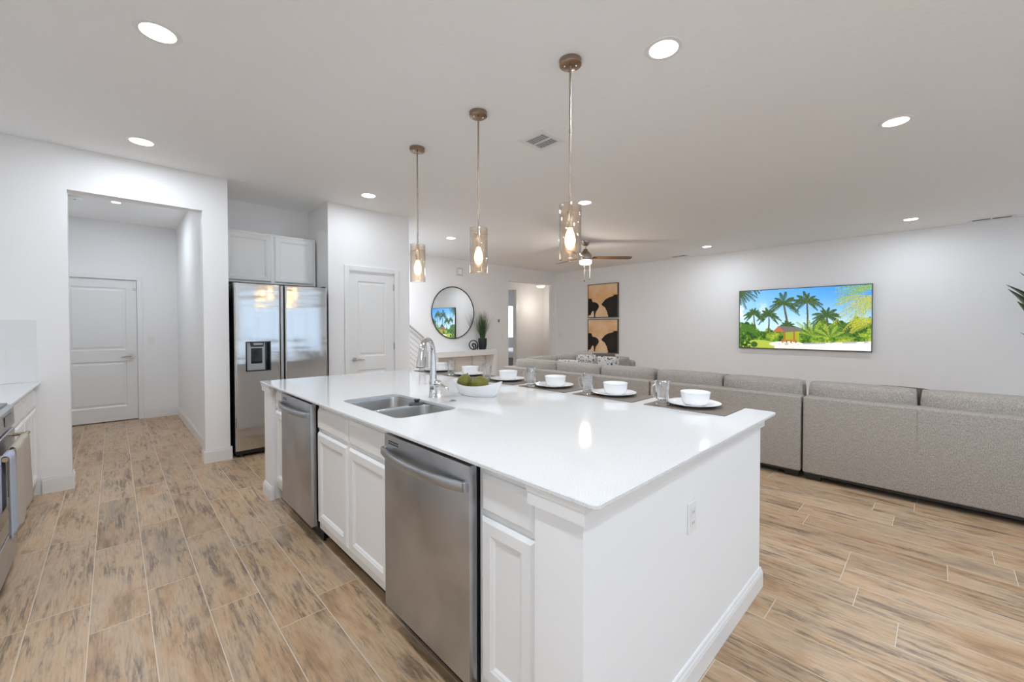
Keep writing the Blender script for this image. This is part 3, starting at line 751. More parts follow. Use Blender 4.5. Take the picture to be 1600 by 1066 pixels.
end_wall(-3.800, -3.605, 'hi', 'narrow white end wall of the island at its far left end, near the refrigerator')
struct('wall_island_back', MB().box(-3.600, -0.812, 1.90, 2.0, 0, ZT - 0.016), 'wall_paint')

def outlet(name, loc, ax, label, kind='outlet', w=0.072, h=0.116):
    """wall plate; ax: 'x' looks to +x, 'y' looks to -y"""
    x, y, z = loc; t = thing(name, loc, label, 'outlet' if kind == 'outlet' else 'light switch')
    def bx(m, u0, u1, v0, v1, d0, d1, bev=0):
        if ax == 'x': m.box(x + d0, x + d1, y + u0, y + u1, z + v0, z + v1, bev)
        else: m.box(x + u0, x + u1, y - d1, y - d0, z + v0, z + v1, bev)
    m = MB(); bx(m, -w / 2, w / 2, -h / 2, h / 2, 0, 0.006, 0.003); m.build('plate', 'plastic_white', t)
    m = MB()
    if kind == 'outlet':
        for s in (-1, 1):
            m2 = MB(); bx(m2, -0.017, 0.017, s * 0.020 - 0.014, s * 0.020 + 0.014, 0.006, 0.0085, 0.002); so = m2.build('socket', 'plastic_white', t)
            
            for q in (-0.0068, 0.0068): m3 = MB(); bx(m3, q - 0.0013, q + 0.0013, s * 0.020 - 0.005, s * 0.020 + 0.005, 0.0085, 0.009); m3.build('slot', 'grille_dark', so)
    else:
        k = 2 if w > 0.1 else 1
        for i in range(k):
            c = (i - (k - 1) / 2) * 0.046
            m2 = MB(); bx(m2, c - 0.0165, c + 0.0165, -0.033, 0.033, 0.006, 0.0095, 0.002); m2.build('rocker', 'plastic_white', t)
    return t
outlet('wall_outlet', (-0.640, 1.545, 0.640), 'x', 'white power outlet on the end wall of the island')
outlet('light_switch', (XH, 0.405, 1.155), 'x', 'white light switch on the hall end wall, right of the hall door', 'switch')
outlet('light_switch', (-7.33, YT, 1.125), 'y', 'white light switch on the far wall near the corner, left of the pictures', 'switch', 0.118)
outlet('wall_outlet', (-1.80, YT, 0.375), 'y', 'white power outlet low on the far wall, below the television')
outlet('light_switch', (XM, 6.90, 1.12), 'x', 'small white light switch below the thermostat', 'switch')

def base_cab(name, x0, x1, label, parts, yf=0.890, ny=-1, depth=0.60, toe=0.10, group=None):
    """base cabinet: carcass with face frame, toe kick and the listed fronts"""
    yb = yf - ny * depth; fr = yf - ny * 0.0185
    t = thing(name, ((x0 + x1) / 2, (yf + yb) / 2, 0), label, 'cabinet', group)
    lo, hi = sorted((fr, yb)); top = ZT - 0.0165
    c = MB()
    c.box(x0, x0 + 0.018, lo, hi, toe, top).box(x1 - 0.018, x1, lo, hi, toe, top).box(x0 + 0.018, x1 - 0.018, lo, hi, toe, toe + 0.018)
    ffl, ffh = sorted((fr, fr - ny * 0.02))
    c.box(x0 + 0.05, x1 - 0.05, ffl, ffh, top - 0.045, top).box(x0 + 0.05, x1 - 0.05, ffl, ffh, 0.68, 0.735).box(x0 + 0.018, x0 + 0.05, ffl, ffh, toe + 0.018, top).box(x1 - 0.05, x1 - 0.018, ffl, ffh, toe + 0.018, top)
    if x1 - x0 > 0.6: xm = (x0 + x1) / 2; c.box(xm - 0.03, xm + 0.03, ffl, ffh, toe + 0.018, 0.68).box(xm - 0.03, xm + 0.03, ffl, ffh, 0.735, top - 0.045)
    if x1 - x0 > 0.6: c.box(x0 + 0.05, xm - 0.03, ffl, ffh, toe + 0.018, toe + 0.06).box(xm + 0.03, x1 - 0.05, ffl, ffh, toe + 0.018, toe + 0.06)
    else: c.box(x0 + 0.05, x1 - 0.05, ffl, ffh, toe + 0.018, toe + 0.06)
    bl, bh = sorted((yb, yb + ny * 0.01)); c.box(x0 + 0.018, x1 - 0.018, bl, bh, toe + 0.018, top)
    c.build('body', 'cabinet_paint', t)
    tl, th = sorted((fr - ny * 0.065, fr - ny * 0.08)); MB().box(x0, x1, tl, th, 0, toe).build('toe_kick', 'black_plastic', t, 'dark recessed toe kick')
    for kind, a, b, z0, z1 in parts:
        front(t, kind, a, b, z0, z1, yf, ny, DOOR if kind == 'door' else DRAW)
    return t
base_cab('sink_cabinet', -2.668, -1.724, 'white double-door sink cabinet between the two dishwashers', [
    ('drawer_front', -2.652, -2.208, 0.722, 0.850), ('drawer_front', -2.184, -1.742, 0.722, 0.850),
    ('door', -2.652, -2.208, 0.148, 0.705), ('door', -2.184, -1.742, 0.148, 0.705)])
base_cab('island_cabinet', -1.1035, -0.814, 'narrow white cabinet between the nearer dishwasher and the right end wall', [
    ('drawer_front', -1.083, -0.834, 0.722, 0.850), ('door', -1.083, -0.834, 0.148, 0.705)])
base_cab('island_cabinet', -3.584, -3.286, 'narrow white cabinet at the far left end of the island, beside the farther dishwasher', [
    ('drawer_front', -3.565, -3.302, 0.722, 0.850), ('door', -3.565, -3.302, 0.148, 0.705)])

def dishwasher(x0, x1, label):
    yf = 0.860
    t = thing('dishwasher', ((x0 + x1) / 2, 1.15, 0), label, 'dishwasher', 'stainless dishwashers in the island')
    MB().box(x0 + 0.006, x1 - 0.006, 0.900, 1.45, 0.09, 0.875).build('tub', 'black_plastic', t, 'black tub behind the door')
    MB().box(x0, x1, yf, yf + 0.034, 0.112, 0.876, 0.004).build('door', 'steel', t, 'brushed stainless steel door', 30)
    h = MB(); n = 18; prof = []
    for i in range(n + 1):
        s_ = i / n; x = x0 + 0.012 + s_ * (x1 - x0 - 0.024); b = 0.020 + 0.038 * (1 - (2 * s_ - 1) ** 2)
        prof.append((x, yf - b))
    zt, zb = 0.822, 0.788; rings = []
    for (x, y) in prof:
        rings.append([h.bm.verts.new(p) for p in ((x, y, zb), (x, y - 0.004, zb + 0.005), (x, y - 0.004, zt - 0.005), (x, y, zt), (x, y + 0.010, zt), (x, y + 0.010, zb))])
    for a, b in zip(rings, rings[1:]):
        for k in range(6): h.bm.faces.new((a[k], a[(k + 1) % 6], b[(k + 1) % 6], b[k]))
    h.bm.faces.new(rings[0]); h.bm.faces.new(rings[-1][::-1])
    for x in (x0 + 0.014, x1 - 0.014): h.box(x - 0.010, x + 0.010, yf - 0.018, yf + 0.001, zb, zt, 0.002)
    h.build('handle', 'steel', t, 'curved stainless bar handle', 50)
    for z in (0.851, 0.841): MB().box(x0 + 0.04, x0 + 0.125, yf - 0.0012, yf + 0.0005, z - 0.0025, z + 0.0025).build('vent_slot', 'black_plastic', t)
    MB().box(x0 + 0.01, x1 - 0.01, 0.935, 0.95, 0.0, 0.10).build('kick_plate', 'black_plastic', t)
    for x in (x0 + 0.05, x1 - 0.05): MB().tube([(x, 0.97, 0), (x, 0.97, 0.09)], 0.016, 10).build('levelling_foot', 'black_plastic', t)
    return t
dishwasher(-1.714, -1.104, 'nearer and larger-looking stainless dishwasher, right of the sink cabinet')
dishwasher(-3.282, -2.674, 'farther stainless dishwasher, left of the sink cabinet')

# sink
t = thing('kitchen_sink', (-2.145, 1.155, ZT - 0.24), 'stainless double-bowl undermount sink set in the island worktop', 'sink')
def bowl_mesh(x0, x1, y0, y1):
    m = MB(); rings = []
    for ins, z, r in ((0.0, ZT - 0.0165, 0.055), (0.002, ZT - 0.03, 0.055), (0.006, ZT - 0.185, 0.055), (0.015, ZT - 0.205, 0.05), (0.035, ZT - 0.213, 0.04)):
        rings.append([m.bm.verts.new((p[0], p[1], z)) for p in rr(x0 + ins, x1 - ins, y0 + ins, y1 - ins, r)])
    for a, b in zip(rings, rings[1:]):
        for k in range(len(a)): m.bm.faces.new((a[k], a[(k + 1) % len(a)], b[(k + 1) % len(a)], b[k]))
    m.bm.faces.new(rings[-1]); return m
for x0, x1 in ((SKX0 + 0.002, -2.158), (-2.122, SKX1 - 0.002)):
    bo = bowl_mesh(x0, x1, SKY0 + 0.002, SKY1 - 0.002).build('bowl', 'sink_steel', t, None, 50)
    cx = (x0 + x1) / 2
    MB().lathe((cx, 1.17, ZT - 0.2125), [(0.0, 0.001), (0.025, 0.001), (0.042, 0.003), (0.046, 0.0)], 28).build('drain', 'chrome', bo, 'round chrome drain', 40)
dv = MB(); dv.box(-2.158, -2.122, SKY0 + 0.035, SKY1 - 0.035, ZT - 0.035, ZT - 0.0175, 0.006); dv.build('divider', 'sink_steel', t, None, 40)
t = thing('sink_stopper', (-2.150, 1.286, ZT - 0.0175), 'dark rubber sink stopper lying on the divider at the back of the sink', 'stopper')
MB().lathe((-2.150, 1.286, ZT - 0.0175), [(0.0, 0.0), (0.042, 0.0), (0.047, 0.004), (0.042, 0.010), (0.020, 0.014), (0.0, 0.014)], 28).build('disc', 'rubber', t, None, 40)
MB().lathe((-2.150, 1.286, ZT - 0.0175), [(0.012, 0.012), (0.014, 0.02), (0.019, 0.026), (0.018, 0.031), (0.0, 0.032)], 20).build('knob', 'rubber', t, None, 40)
t = thing('deck_button', (-1.995, 1.435, ZT), 'small round chrome and dark button in the worktop right of the tap', 'button')
MB().lathe((-1.995, 1.435, ZT), [(0.022, 0.0), (0.022, 0.004), (0.018, 0.007), (0.013, 0.007)], 24, cap1=False).build('rim', 'chrome', t, None, 40)
MB().lathe((-1.995, 1.435, ZT), [(0.0130, 0.004), (0.012, 0.008), (0.0, 0.009)], 20).build('button_cap', 'rubber', t, None, 40)

# tap
FB = Vector((-2.200, 1.432, ZT)); fd = Vector((math.cos(math.radians(-56)), math.sin(math.radians(-56)), 0)); UZ = Vector((0, 0, 1))
t = thing('kitchen_faucet', tuple(FB), 'tall chrome gooseneck pull-down tap behind the sink', 'faucet')
MB().lathe(tuple(FB), [(0.028, 0.0), (0.028, 0.006), (0.0245, 0.010), (0.0235, 0.055), (0.0255, 0.085), (0.024, 0.105), (0.019, 0.13), (0.0, 0.132)], 28, cap0=True).build('body', 'chrome', t, None, 45)
pts = [FB + UZ * 0.10, FB + UZ * 0.17, FB + UZ * 0.22, FB + UZ * 0.265]; R_ = 0.088
for k in range(1, 15):
    a = PI - k / 14 * (PI * 0.93); pts.append(FB + fd * (R_ + R_ * math.cos(a)) + UZ * (0.275 + R_ * math.sin(a)))
rad = [0.0225, 0.0190, 0.0170, 0.0155] + [0.0150] * 14
MB().tube(pts, rad, 20).build('spout', 'chrome', t, None, 50)
e = pts[-1]; dd = (pts[-1] - pts[-2]).normalized(); dd = (dd - UZ * 0.6).normalized()
MB().tube([e - dd * 0.006, e + dd * 0.01, e + dd * 0.04, e + dd * 0.082, e + dd * 0.090], [0.0155, 0.0165, 0.018, 0.0215, 0.0215], 22).build('spray_head', 'chrome', t, None, 50)
MB().tube([e + dd * 0.089, e + dd * 0.094], 0.020, 22).build('spray_face', 'rubber', t)
hv = Vector((0.80, 0.60, 0)); hb = FB + UZ * 0.082
hm = MB(); hm.tube([hb + hv * 0.010 + UZ * 0.006, hb + hv * 0.040 + UZ * 0.002, hb + hv * 0.052], [0.023, 0.023, 0.017], 18); hm.build('handle_hub', 'chrome', t, None, 45)
hm = MB(); hm.tube([hb + hv * 0.034, hb + hv * 0.055 - UZ * 0.005, hb + hv * 0.085 - UZ * 0.022, hb + hv * 0.10 - UZ * 0.034], [0.013, 0.012, 0.009, 0.006], 14, squash=(0.7, 1.2)); hm.build('lever', 'chrome', t, None, 50)

# ------------------------------------------------------------------ place settings
PX = [-0.946, -1.452, -1.952, -2.452, -2.952, -3.440]
WH = ['nearest the right end of the island', 'second from the right end of the island', 'third from the right end of the island',
      'fourth from the right, right behind the fruit bowl', 'fifth from the right end, behind the green fruit', 'at the far left end, behind the tap']
def make_mat(x):
    m = MB().box(x - 0.216, x + 0.216, 2.150, 2.448, ZT + 0.0002, ZT + 0.0032, 0.001)
    return single('placemat', m, 'placemat_weave', '', 'placemat', 'grey-brown placemats on the island', origin=(x, 2.30, ZT))
def make_plate(x, y):
    m = MB().lathe((x, y, ZT + 0.0033), [(0.0, 0.0), (0.075, 0.0), (0.082, 0.002), (0.100, 0.010), (0.138, 0.019), (0.139, 0.021), (0.136, 0.022), (0.098, 0.0135), (0.080, 0.006), (0.0, 0.005)], 56)
    return single('dinner_plate', m, 'ceramic', '', 'plate', 'white dinner plates', 45, origin=(x, y, ZT + 0.0033))
def make_bowl(x, y):
    m = MB().lathe((x, y, ZT + 0.0085), [(0.0, 0.0), (0.044, 0.0), (0.048, 0.003), (0.060, 0.007), (0.067, 0.016), (0.071, 0.034), (0.0765, 0.070), (0.078, 0.0735), (0.0755, 0.0745), (0.0735, 0.071), (0.068, 0.034), (0.063, 0.019), (0.050, 0.011), (0.0, 0.009)], 56)
    return single('cereal_bowl', m, 'ceramic', '', 'bowl', 'small white bowls standing on plates', 45, origin=(x, y, ZT + 0.0085))
def make_glass(x, y):
    z = ZT + 0.0034
    t = thing('glass_mug', (x, y, z), '', 'glass', 'clear glass mugs')
    MB().lathe((x, y, z), [(0.0, 0.004), (0.012, 0.003), (0.034, 0.0), (0.036, 0.004), (0.031, 0.012), (0.029, 0.022), (0.0305, 0.03), (0.034, 0.07), (0.040, 0.133), (0.0395, 0.135), (0.0375, 0.133), (0.0315, 0.07), (0.027, 0.032), (0.02, 0.026), (0.0, 0.025)], 48, facet=12).build('glass_body', 'drink_glass', t, None, 50)
    h = MB(); a = Vector((-0.83, -0.56, 0)); c = Vector((x, y, z))
    h.tube([c + a * 0.036 + UZ * 0.115, c + a * 0.050 + UZ * 0.112, c + a * 0.057 + UZ * 0.095, c + a * 0.053 + UZ * 0.065, c + a * 0.044 + UZ * 0.045, c + a * 0.031 + UZ * 0.042], 0.0045, 10)
    h.build('handle', 'drink_glass', t, 'clear glass handle', 50)
    return t
PY = 2.305; GX, GY = -0.128, -0.108
m0 = make_mat(PX[0]); pl0 = make_plate(PX[0], PY); bw0 = make_bowl(PX[0] + 0.008, PY + 0.002); gl0 = make_glass(PX[0] + GX, PY + GY)
m0['label'] = 'grey-brown placemat ' + WH[0]; pl0['label'] = 'white dinner plate ' + WH[0]
bw0['label'] = 'small white bowl on the plate ' + WH[0]; gl0['label'] = 'clear glass mug with handle ' + WH[0]
for i in range(1, 6):
    dx = PX[i] - PX[0]
    for o, nm in ((m0, 'grey-brown placemat '), (pl0, 'white dinner plate '), (bw0, 'small white bowl on the plate '), (gl0, 'clear glass mug with handle ')):
        dup(o, Vector(o.location) + Vector((dx, 0, 0)), None, nm + WH[i])

# fruit bowl with three fruits
BC = Vector((-2.061, 1.673, ZT)); BS = 0.95; ba = math.radians(17)
def boat_ring(m, sc_x, sc_y, z, lift, n=56):
    L = []
    for k in range(n):
        a = 2 * PI * k / n; c_, s_ = math.cos(a), math.sin(a)
        x = sc_x * BS * c_; y = sc_y * BS * s_ * (1 - 0.18 * abs(c_) ** 2)
        zz = z + lift * abs(c_) ** 2.4
        L.append(m.bm.verts.new(BC + Vector((x * math.cos(ba) - y * math.sin(ba), x * math.sin(ba) + y * math.cos(ba), zz))))
    return L
m = MB()
rings = [boat_ring(m, 0.128, 0.058, 0.0, 0), boat_ring(m, 0.138, 0.066, 0.004, 0), boat_ring(m, 0.158, 0.084, 0.026, 0.004), boat_ring(m, 0.178, 0.098, 0.052, 0.018), boat_ring(m, 0.190, 0.105, 0.070, 0.030),
         boat_ring(m, 0.186, 0.101, 0.071, 0.030), boat_ring(m, 0.172, 0.093, 0.052, 0.018), boat_ring(m, 0.150, 0.078, 0.026, 0.004), boat_ring(m, 0.120, 0.055, 0.008, 0)]
for a, b in zip(rings, rings[1:]):
    for k in range(len(a)): m.bm.faces.new((a[k], a[(k + 1) % len(a)], b[(k + 1) % len(a)], b[k]))
m.bm.faces.new(rings[0][::-1]); m.bm.faces.new(rings[-1])
single('fruit_bowl', m, 'ceramic', 'white boat-shaped ceramic bowl holding green fruit, in the middle of the island', 'bowl', None, 60, origin=tuple(BC))
def fruit(c, r, ax, stretch, label):
    ax = Vector(ax).normalized(); m = MB(); prof = []
    n = 16
    q = Vector((0, 0, 1)).rotation_difference(ax).to_matrix()
    rings = []
    for i in range(n + 1):
        a = PI * i / n; z = -math.cos(a) * r * stretch; rad = math.sin(a) * r * (1 - 0.16 * (z / (r * stretch)) - 0.05 * (z / (r * stretch)) ** 2)
        prof.append((max(rad, 0), z))
    prof[0] = (0, prof[0][1]); prof[-1] = (0, prof[-1][1])
    m.lathe((0, 0, 0), prof, 32)
    for v in m.bm.verts: v.co = Vector(c) + q @ v.co
    t = thing('green_fruit', c, label, 'fruit', 'green fruit in the boat bowl')
    m.build('skin', 'fruit_skin', t, None, 60)
    tip = Vector(c) + ax * r * stretch
    MB().tube([tip - ax * 0.004, tip + ax * 0.007], 0.0035, 8).build('stem', 'rubber', t)
fruit((BC.x - 0.082, BC.y - 0.036, ZT + 0.084), 0.050, (0.25, 0.2, 1), 1.04, 'round olive-green fruit at the left of the boat bowl')
fruit((BC.x + 0.030, BC.y - 0.012, ZT + 0.076), 0.051, (-0.85, -0.45, -0.12), 1.22, 'pointed olive-green fruit lying at the right of the boat bowl')
fruit((BC.x - 0.022, BC.y + 0.058, ZT + 0.078), 0.035, (0.9, 0.3, 0.2), 1.08, 'small olive-green fruit half hidden between the two others')

# ------------------------------------------------------------------ refrigerator and cabinet above it
t = thing('refrigerator', (-5.35, 1.335, 0), 'side-by-side stainless steel refrigerator with a water dispenser, in the alcove', 'refrigerator')
FX1 = -4.97; FY0, FYm0, FYm1, FY1 = 0.880, 1.303, 1.345, 1.795; FZ0, FZ1 = 0.075, 1.798
MB().box(-5.74, FX1 - 0.075, FY0 + 0.004, FY1 - 0.004, 0.03, FZ1 - 0.012, 0.004).build('cabinet_body', 'fridge_black', t, 'black cabinet sides')
d = MB(); D0, D1, E0, E1 = 0.975, 1.207, 0.885, 1.195
xb = FX1 - 0.06
def door_bar(m, y0, y1, z0, z1): m.box(xb, FX1, y0, y1, z0, z1)
def rounded_door(m, y0, y1, hole=None):
    """door slab whose vertical edges are rounded; optional rectangular opening"""
    r = 0.020; prof = [(xb, y0)]
    for k in range(7): a = PI + k / 6 * -PI / 2; prof.append((FX1 - r + r * math.cos(PI / 2 - (a - PI / 2)) * 0 + r * math.sin(k / 6 * PI / 2), y0 + r - r * math.cos(k / 6 * PI / 2)))
    prof2 = [(x, y1 - (y - y0)) for x, y in prof[::-1]]
    if not hole:
        m.poly_prism(prof + prof2, 'z', FZ0, FZ1); return
    h0, h1, v0, v1 = hole
    m.poly_prism(prof + prof2, 'z', FZ0, v0); m.poly_prism(prof + prof2, 'z', v1, FZ1)
    m.poly_prism(prof + [(FX1, h0), (xb, h0)], 'z', v0, v1); m.poly_prism([(xb, h1), (FX1, h1)] + prof2, 'z', v0, v1)
rounded_door(d, FY0, FYm0, (D0, D1, E0, E1)); dl = d.build('freezer_door', 'fridge_steel', t, 'left stainless door with the dispenser', 35)
d = MB(); rounded_door(d, FYm1, FY1); d.build('fridge_door', 'fridge_steel', t, 'right stainless door', 35)
MB().box(FX1 - 0.055, FX1 - 0.006, FYm0 + 0.002, FYm1 - 0.012, FZ0 + 0.004, FZ1 - 0.004, 0.004).build('grip_strip', 'fridge_grip', t, 'light grey grip strip between the doors')
MB().box(FX1 - 0.055, FX1 - 0.03, FYm1 - 0.012, FYm1, FZ0 + 0.01, FZ1 - 0.01).build('door_gap', 'fridge_black', t, 'dark gap between the doors')
ds = MB(); xr = FX1 - 0.058
ds.box(xr, xr + 0.003, D0, D1, E0, E1).box(xr, FX1 + 0.001, D0, D0 + 0.012, E0, E1).box(xr, FX1 + 0.001, D1 - 0.012, D1, E0, E1).box(xr, FX1 + 0.001, D0 + 0.012, D1 - 0.012, E0, E0 + 0.008).box(xr, FX1 + 0.001, D0 + 0.012, D1 - 0.012, E1 - 0.008, E1)
dr = ds.build('dispenser', 'black_gloss', dl, 'black dispenser recess')
MB().box(FX1 - 0.022, FX1 - 0.012, D0 + 0.013, 1.155, E0 + 0.009, E1 - 0.01, 0.003).build('dispenser_panel', 'fridge_grey', dl, 'grey dispenser panel')
MB().box(FX1 - 0.014, FX1 - 0.009, D0 + 0.050, 1.128, 0.965, 1.125, 0.002).build('dispenser_paddle', 'cook_glass', dl)
MB().box(FX1 - 0.013, FX1 + 0.001, D0 + 0.045, 1.140, 1.140, 1.190, 0.006).build('dispenser_spout', 'black_gloss', dl)
MB().box(FX1 - 0.0, FX1 + 0.003, D0 + 0.07, 1.13, 1.158, 1.180, 0.001).build('dispenser_button', 'fridge_grey', dl)
MB().box(-5.6, FX1 - 0.03, FY0 + 0.01, FY1 - 0.01, 0.028, 0.075).build('base_grille', 'black_plastic', t)
for y in (FY0 + 0.06, FY1 - 0.06):
    for x in (FX1 - 0.07, -5.6): MB().tube([(x, y, 0), (x, y, 0.04)], 0.022, 12).build('levelling_foot', 'black_plastic', t)
for y in (FY0 + 0.03, FY1 - 0.03): MB().box(FX1 - 0.12, FX1 - 0.02, y - 0.02, y + 0.02, FZ1, FZ1 + 0.014, 0.004).build('hinge_cover', 'black_plastic', t)

t = thing('wall_cabinet', (-5.62, 1.34, 1.853), 'white two-door wall cabinet above the refrigerator', 'cabinet')
MB().box(-5.80, -5.469, 0.848, 1.832, 1.853, 2.432).build('body', 'cabinet_paint', t)
front_x(t, 'door', 0.872, 1.338, 1.872, 2.412, -5.450, DOOR); front_x(t, 'door', 1.374, 1.805, 1.872, 2.412, -5.450, DOOR)

# ------------------------------------------------------------------ left kitchen run
base_cab('base_cabinet', -5.005, -4.365, 'white base cabinet in the corner by the left wall', [('drawer_front', -4.985, -4.385, 0.722, 0.850), ('door', -4.985, -4.69, 0.125, 0.705), ('door', -4.68, -4.385, 0.125, 0.705)], -0.448, 1)
base_cab('base_cabinet', -4.363, -3.705, 'white base cabinet directly beside the range', [('drawer_front', -4.343, -3.725, 0.722, 0.850), ('door', -4.343, -4.04, 0.125, 0.705), ('door', -4.03, -3.725, 0.125, 0.705)], -0.448, 1)
single('countertop', slab(rr(XL + 0.009, -3.700, YK + 0.001, -0.428, 0.004), None, ZT - 0.0155, ZT), 'quartz', 'short white quartz worktop at the left edge beside the range', 'countertop')
t = thing('kitchen_range', (-3.31, -0.74, 0), 'stainless steel range at the left edge with towels on its handle', 'range')
RX0, RX1 = -3.690, -2.930
MB().box(RX0, RX1, YK + 0.01, -0.455, 0.04, 0.895).build('body', 'steel_side', t)
MB().box(RX0 - 0.003, RX1 + 0.003, YK + 0.01, -0.44, 0.895, 0.918, 0.003).build('cooktop', 'cook_glass', t, 'black glass cooktop')
MB().poly_prism([(-0.455, 0.905), (-0.455, 0.79), (-0.415, 0.80), (-0.418, 0.895), (-0.435, 0.908)], 'x', RX0, RX1).build('control_panel', 'steel', t)
MB().box(RX0 + 0.10, RX0 + 0.30, -0.4165, -0.4135, 0.825, 0.875).build('display', 'black_gloss', t, 'dark control display')
dr = MB().box(RX0 + 0.002, RX1 - 0.002, -0.455, -0.415, 0.245, 0.780, 0.004).build('oven_door', 'steel', t)
MB().box(RX0 + 0.12, RX1 - 0.12, -0.4155, -0.4135, 0.34, 0.66, 0.0005).build('oven_window', 'cook_glass', dr)
h = MB(); h.tube([(RX0 + 0.05, -0.362, 0.745), (RX1 - 0.02, -0.362, 0.745)], 0.011, 14)
for x in (RX0 + 0.08, RX1 - 0.08): h.tube([(x, -0.416, 0.745), (x, -0.362, 0.745)], 0.009, 10)
h.build('handle', 'brass_dark', dr, 'warm metal bar handle', 40)
MB().box(RX0 + 0.002, RX1 - 0.002, -0.455, -0.415, 0.05, 0.232, 0.004).build('storage_drawer', 'steel', t)
for x in (RX0 + 0.06, RX1 - 0.06):
    for y in (-0.52, -1.0): MB().tube([(x, y, 0), (x, y, 0.05)], 0.018, 10).build('foot', 'black_plastic', t)

def towel(x0, x1, top, zf, zb, label, mat, flare=0.0, ytop=-0.362, r=0.0145, seed=1):
    """towel folded over the bar: back drop, over the top, front drop"""
    rg = random.Random(seed); m = MB(); n = 22; path = []
    for k in range(8): path.append((ytop - r, zb + (top - zb) * k / 8))
    for k in range(9): a = PI - k / 8 * PI; path.append((ytop + r * math.cos(a), top + r * math.sin(a)))
    for k in range(1, 19): path.append((ytop + r, top - (top - zf) * k / 18))
    ph = rg.random() * 6; rows = []
    for j, (y, z) in enumerate(path):
        row = []; s_ = max(0, j - 12) / (len(path) - 13); b = max(0, 1 - j / 8)
        for i in range(n + 1):
            u = i / n; x = x0 + u * (x1 - x0) + flare * s_ * (u - 0.3)
            w = 0.006 * math.sin(u * 9 + ph) + 0.003 * math.sin(u * 21 + ph * 2)
            row.append(m.bm.verts.new((x, y + (w * (0.25 + s_) + 0.004 * s_ if j > 12 else min(w, 0.0) * 0.2 * b), z - (0.02 * u * s_ if j > 12 else 0))))
        rows.append(row)
    for a, b in zip(rows, rows[1:]):
        for i in range(n): m.bm.faces.new((a[i], a[i + 1], b[i + 1], b[i]))
    o = single('dish_towel', m, mat, label, 'towel', 'dish towels on the range handle', 60)
    sm = o.modifiers.new('thickness', 'SOLIDIFY'); sm.thickness = 0.005; sm.offset = 0
    return o
towel(-3.500, -3.150, 0.748, 0.375, 0.52, 'beige dish towel hanging over the range handle, nearest the wall', 'towel_beige', 0.05, seed=3)
towel(-3.070, -2.948, 0.748, 0.395, 0.50, 'blue-grey dish towel hanging over the range handle at the left edge', 'towel_blue', 0.02, seed=5)

# ------------------------------------------------------------------ sectional sofa pieces
def sofa_feet(t, pts):
    for x, y in pts: MB().box(x - 0.055, x + 0.055, y - 0.025, y + 0.025, 0.0, 0.062, 0.004).build('foot', 'black_plastic', t, 'black block foot')
def cushion_part(t, name, c, size, puff, label=None, lean=0.0, piping=True):
    rot = Matrix.Rotation(lean, 3, 'X') if lean else None
    o = MB().cushion(c, size, puff, 8, rot).build(name, 'sofa_fabric', t, label, 80)
    return o
SY = 4.360
def sofa_back(name, label, x0, x1, cushions, seams=(), depth=1.0, left_arm=False, right_arm=False, group='grey sectional sofa pieces'):
    t = thing(name, ((x0 + x1) / 2, SY + depth / 2, 0), label, 'sofa', group)
    f = MB().box(x0, x1, SY, SY + 0.16, 0.062, 0.732, 0.018, 3)
    f.build('back_frame', 'sofa_fabric', t, None, 50)
    MB().box(x0 + 0.004, x1 - 0.004, SY + 0.16, SY + depth, 0.062, 0.30, 0.02, 3).build('base', 'sofa_fabric', t, None, 50)
    MB().box(x0 + 0.01, x1 - 0.01, SY + 0.012, SY + depth - 0.02, 0.045, 0.062).build('dust_cover', 'black_plastic', t, 'black strip under the frame')
    for xs in seams:
        MB().tube([(xs, SY - 0.0008, 0.075), (xs, SY - 0.0008, 0.725)], 0.0022, 6).build('back_seam', 'sofa_fabric', t)
    for a, b in cushions:
        cx = (a + b) / 2; w = b - a
        cu = MB().cushion((cx, SY + 0.225, 0.640), (w - 0.002, 0.235, 0.425), 0.28).build('back_cushion', 'sofa_fabric', t, None, 80)
        # welted edge along the back of the cushion
        p = []
        for k in range(17):
            u = -1 + k / 8; p.append((cx + u * (w / 2 - 0.02), SY + 0.140 + 0.045 * abs(u) ** 4, 0.800 - 0.012 * abs(u) ** 6))
        MB().tube(p, 0.005, 8).build('piping', 'sofa_fabric', cu, None, 60)
        MB().cushion((cx, SY + 0.60, 0.375), (w - 0.004, depth - 0.36, 0.16), 0.22).build('seat_cushion', 'sofa_fabric', t, None, 80)
    if right_arm: MB().box(x1, x1 + 0.16, SY, SY + depth, 0.062, 0.62, 0.02, 3).build('arm', 'sofa_fabric', t, None, 50)
    sofa_feet(t, [(x0 + 0.075, SY + 0.065), (x1 - 0.075, SY + 0.065), (x0 + 0.08, SY + depth - 0.06), (x1 - 0.08, SY + depth - 0.06)])
    return t
sofa_back('sofa_section', 'right sofa section, large grey back nearest the right edge of the photo', -0.838, 0.640, [(-0.828, -0.116), (-0.108, 0.620)], (-0.115,), 1.0, right_arm=True)
sofa_back('sofa_section', 'middle sofa section, two grey back cushions behind the right end of the island', -2.282, -0.852, [(-2.272, -1.556), (-1.548, -0.862)], (-1.53,))
# corner section: long back plus the first bit of the return along its left side
RTX = -4.735
t = sofa_back('sofa_section', 'left corner sofa section, three brownish grey back cushions behind the island plates', RTX, -2.296, [(-4.600, -3.785), (-3.775, -3.045), (-3.035, -2.306)], (-3.755, -3.02))
MB().box(RTX, RTX + 0.16, SY + 0.162, SY + 1.0, 0.302, 0.732, 0.018, 3).build('side_frame', 'sofa_fabric', t, None, 50)
MB().cushion((RTX + 0.23, SY + 0.66, 0.655), (0.235, 0.62, 0.425), 0.42).build('side_cushion', 'sofa_fabric', t, None, 80)
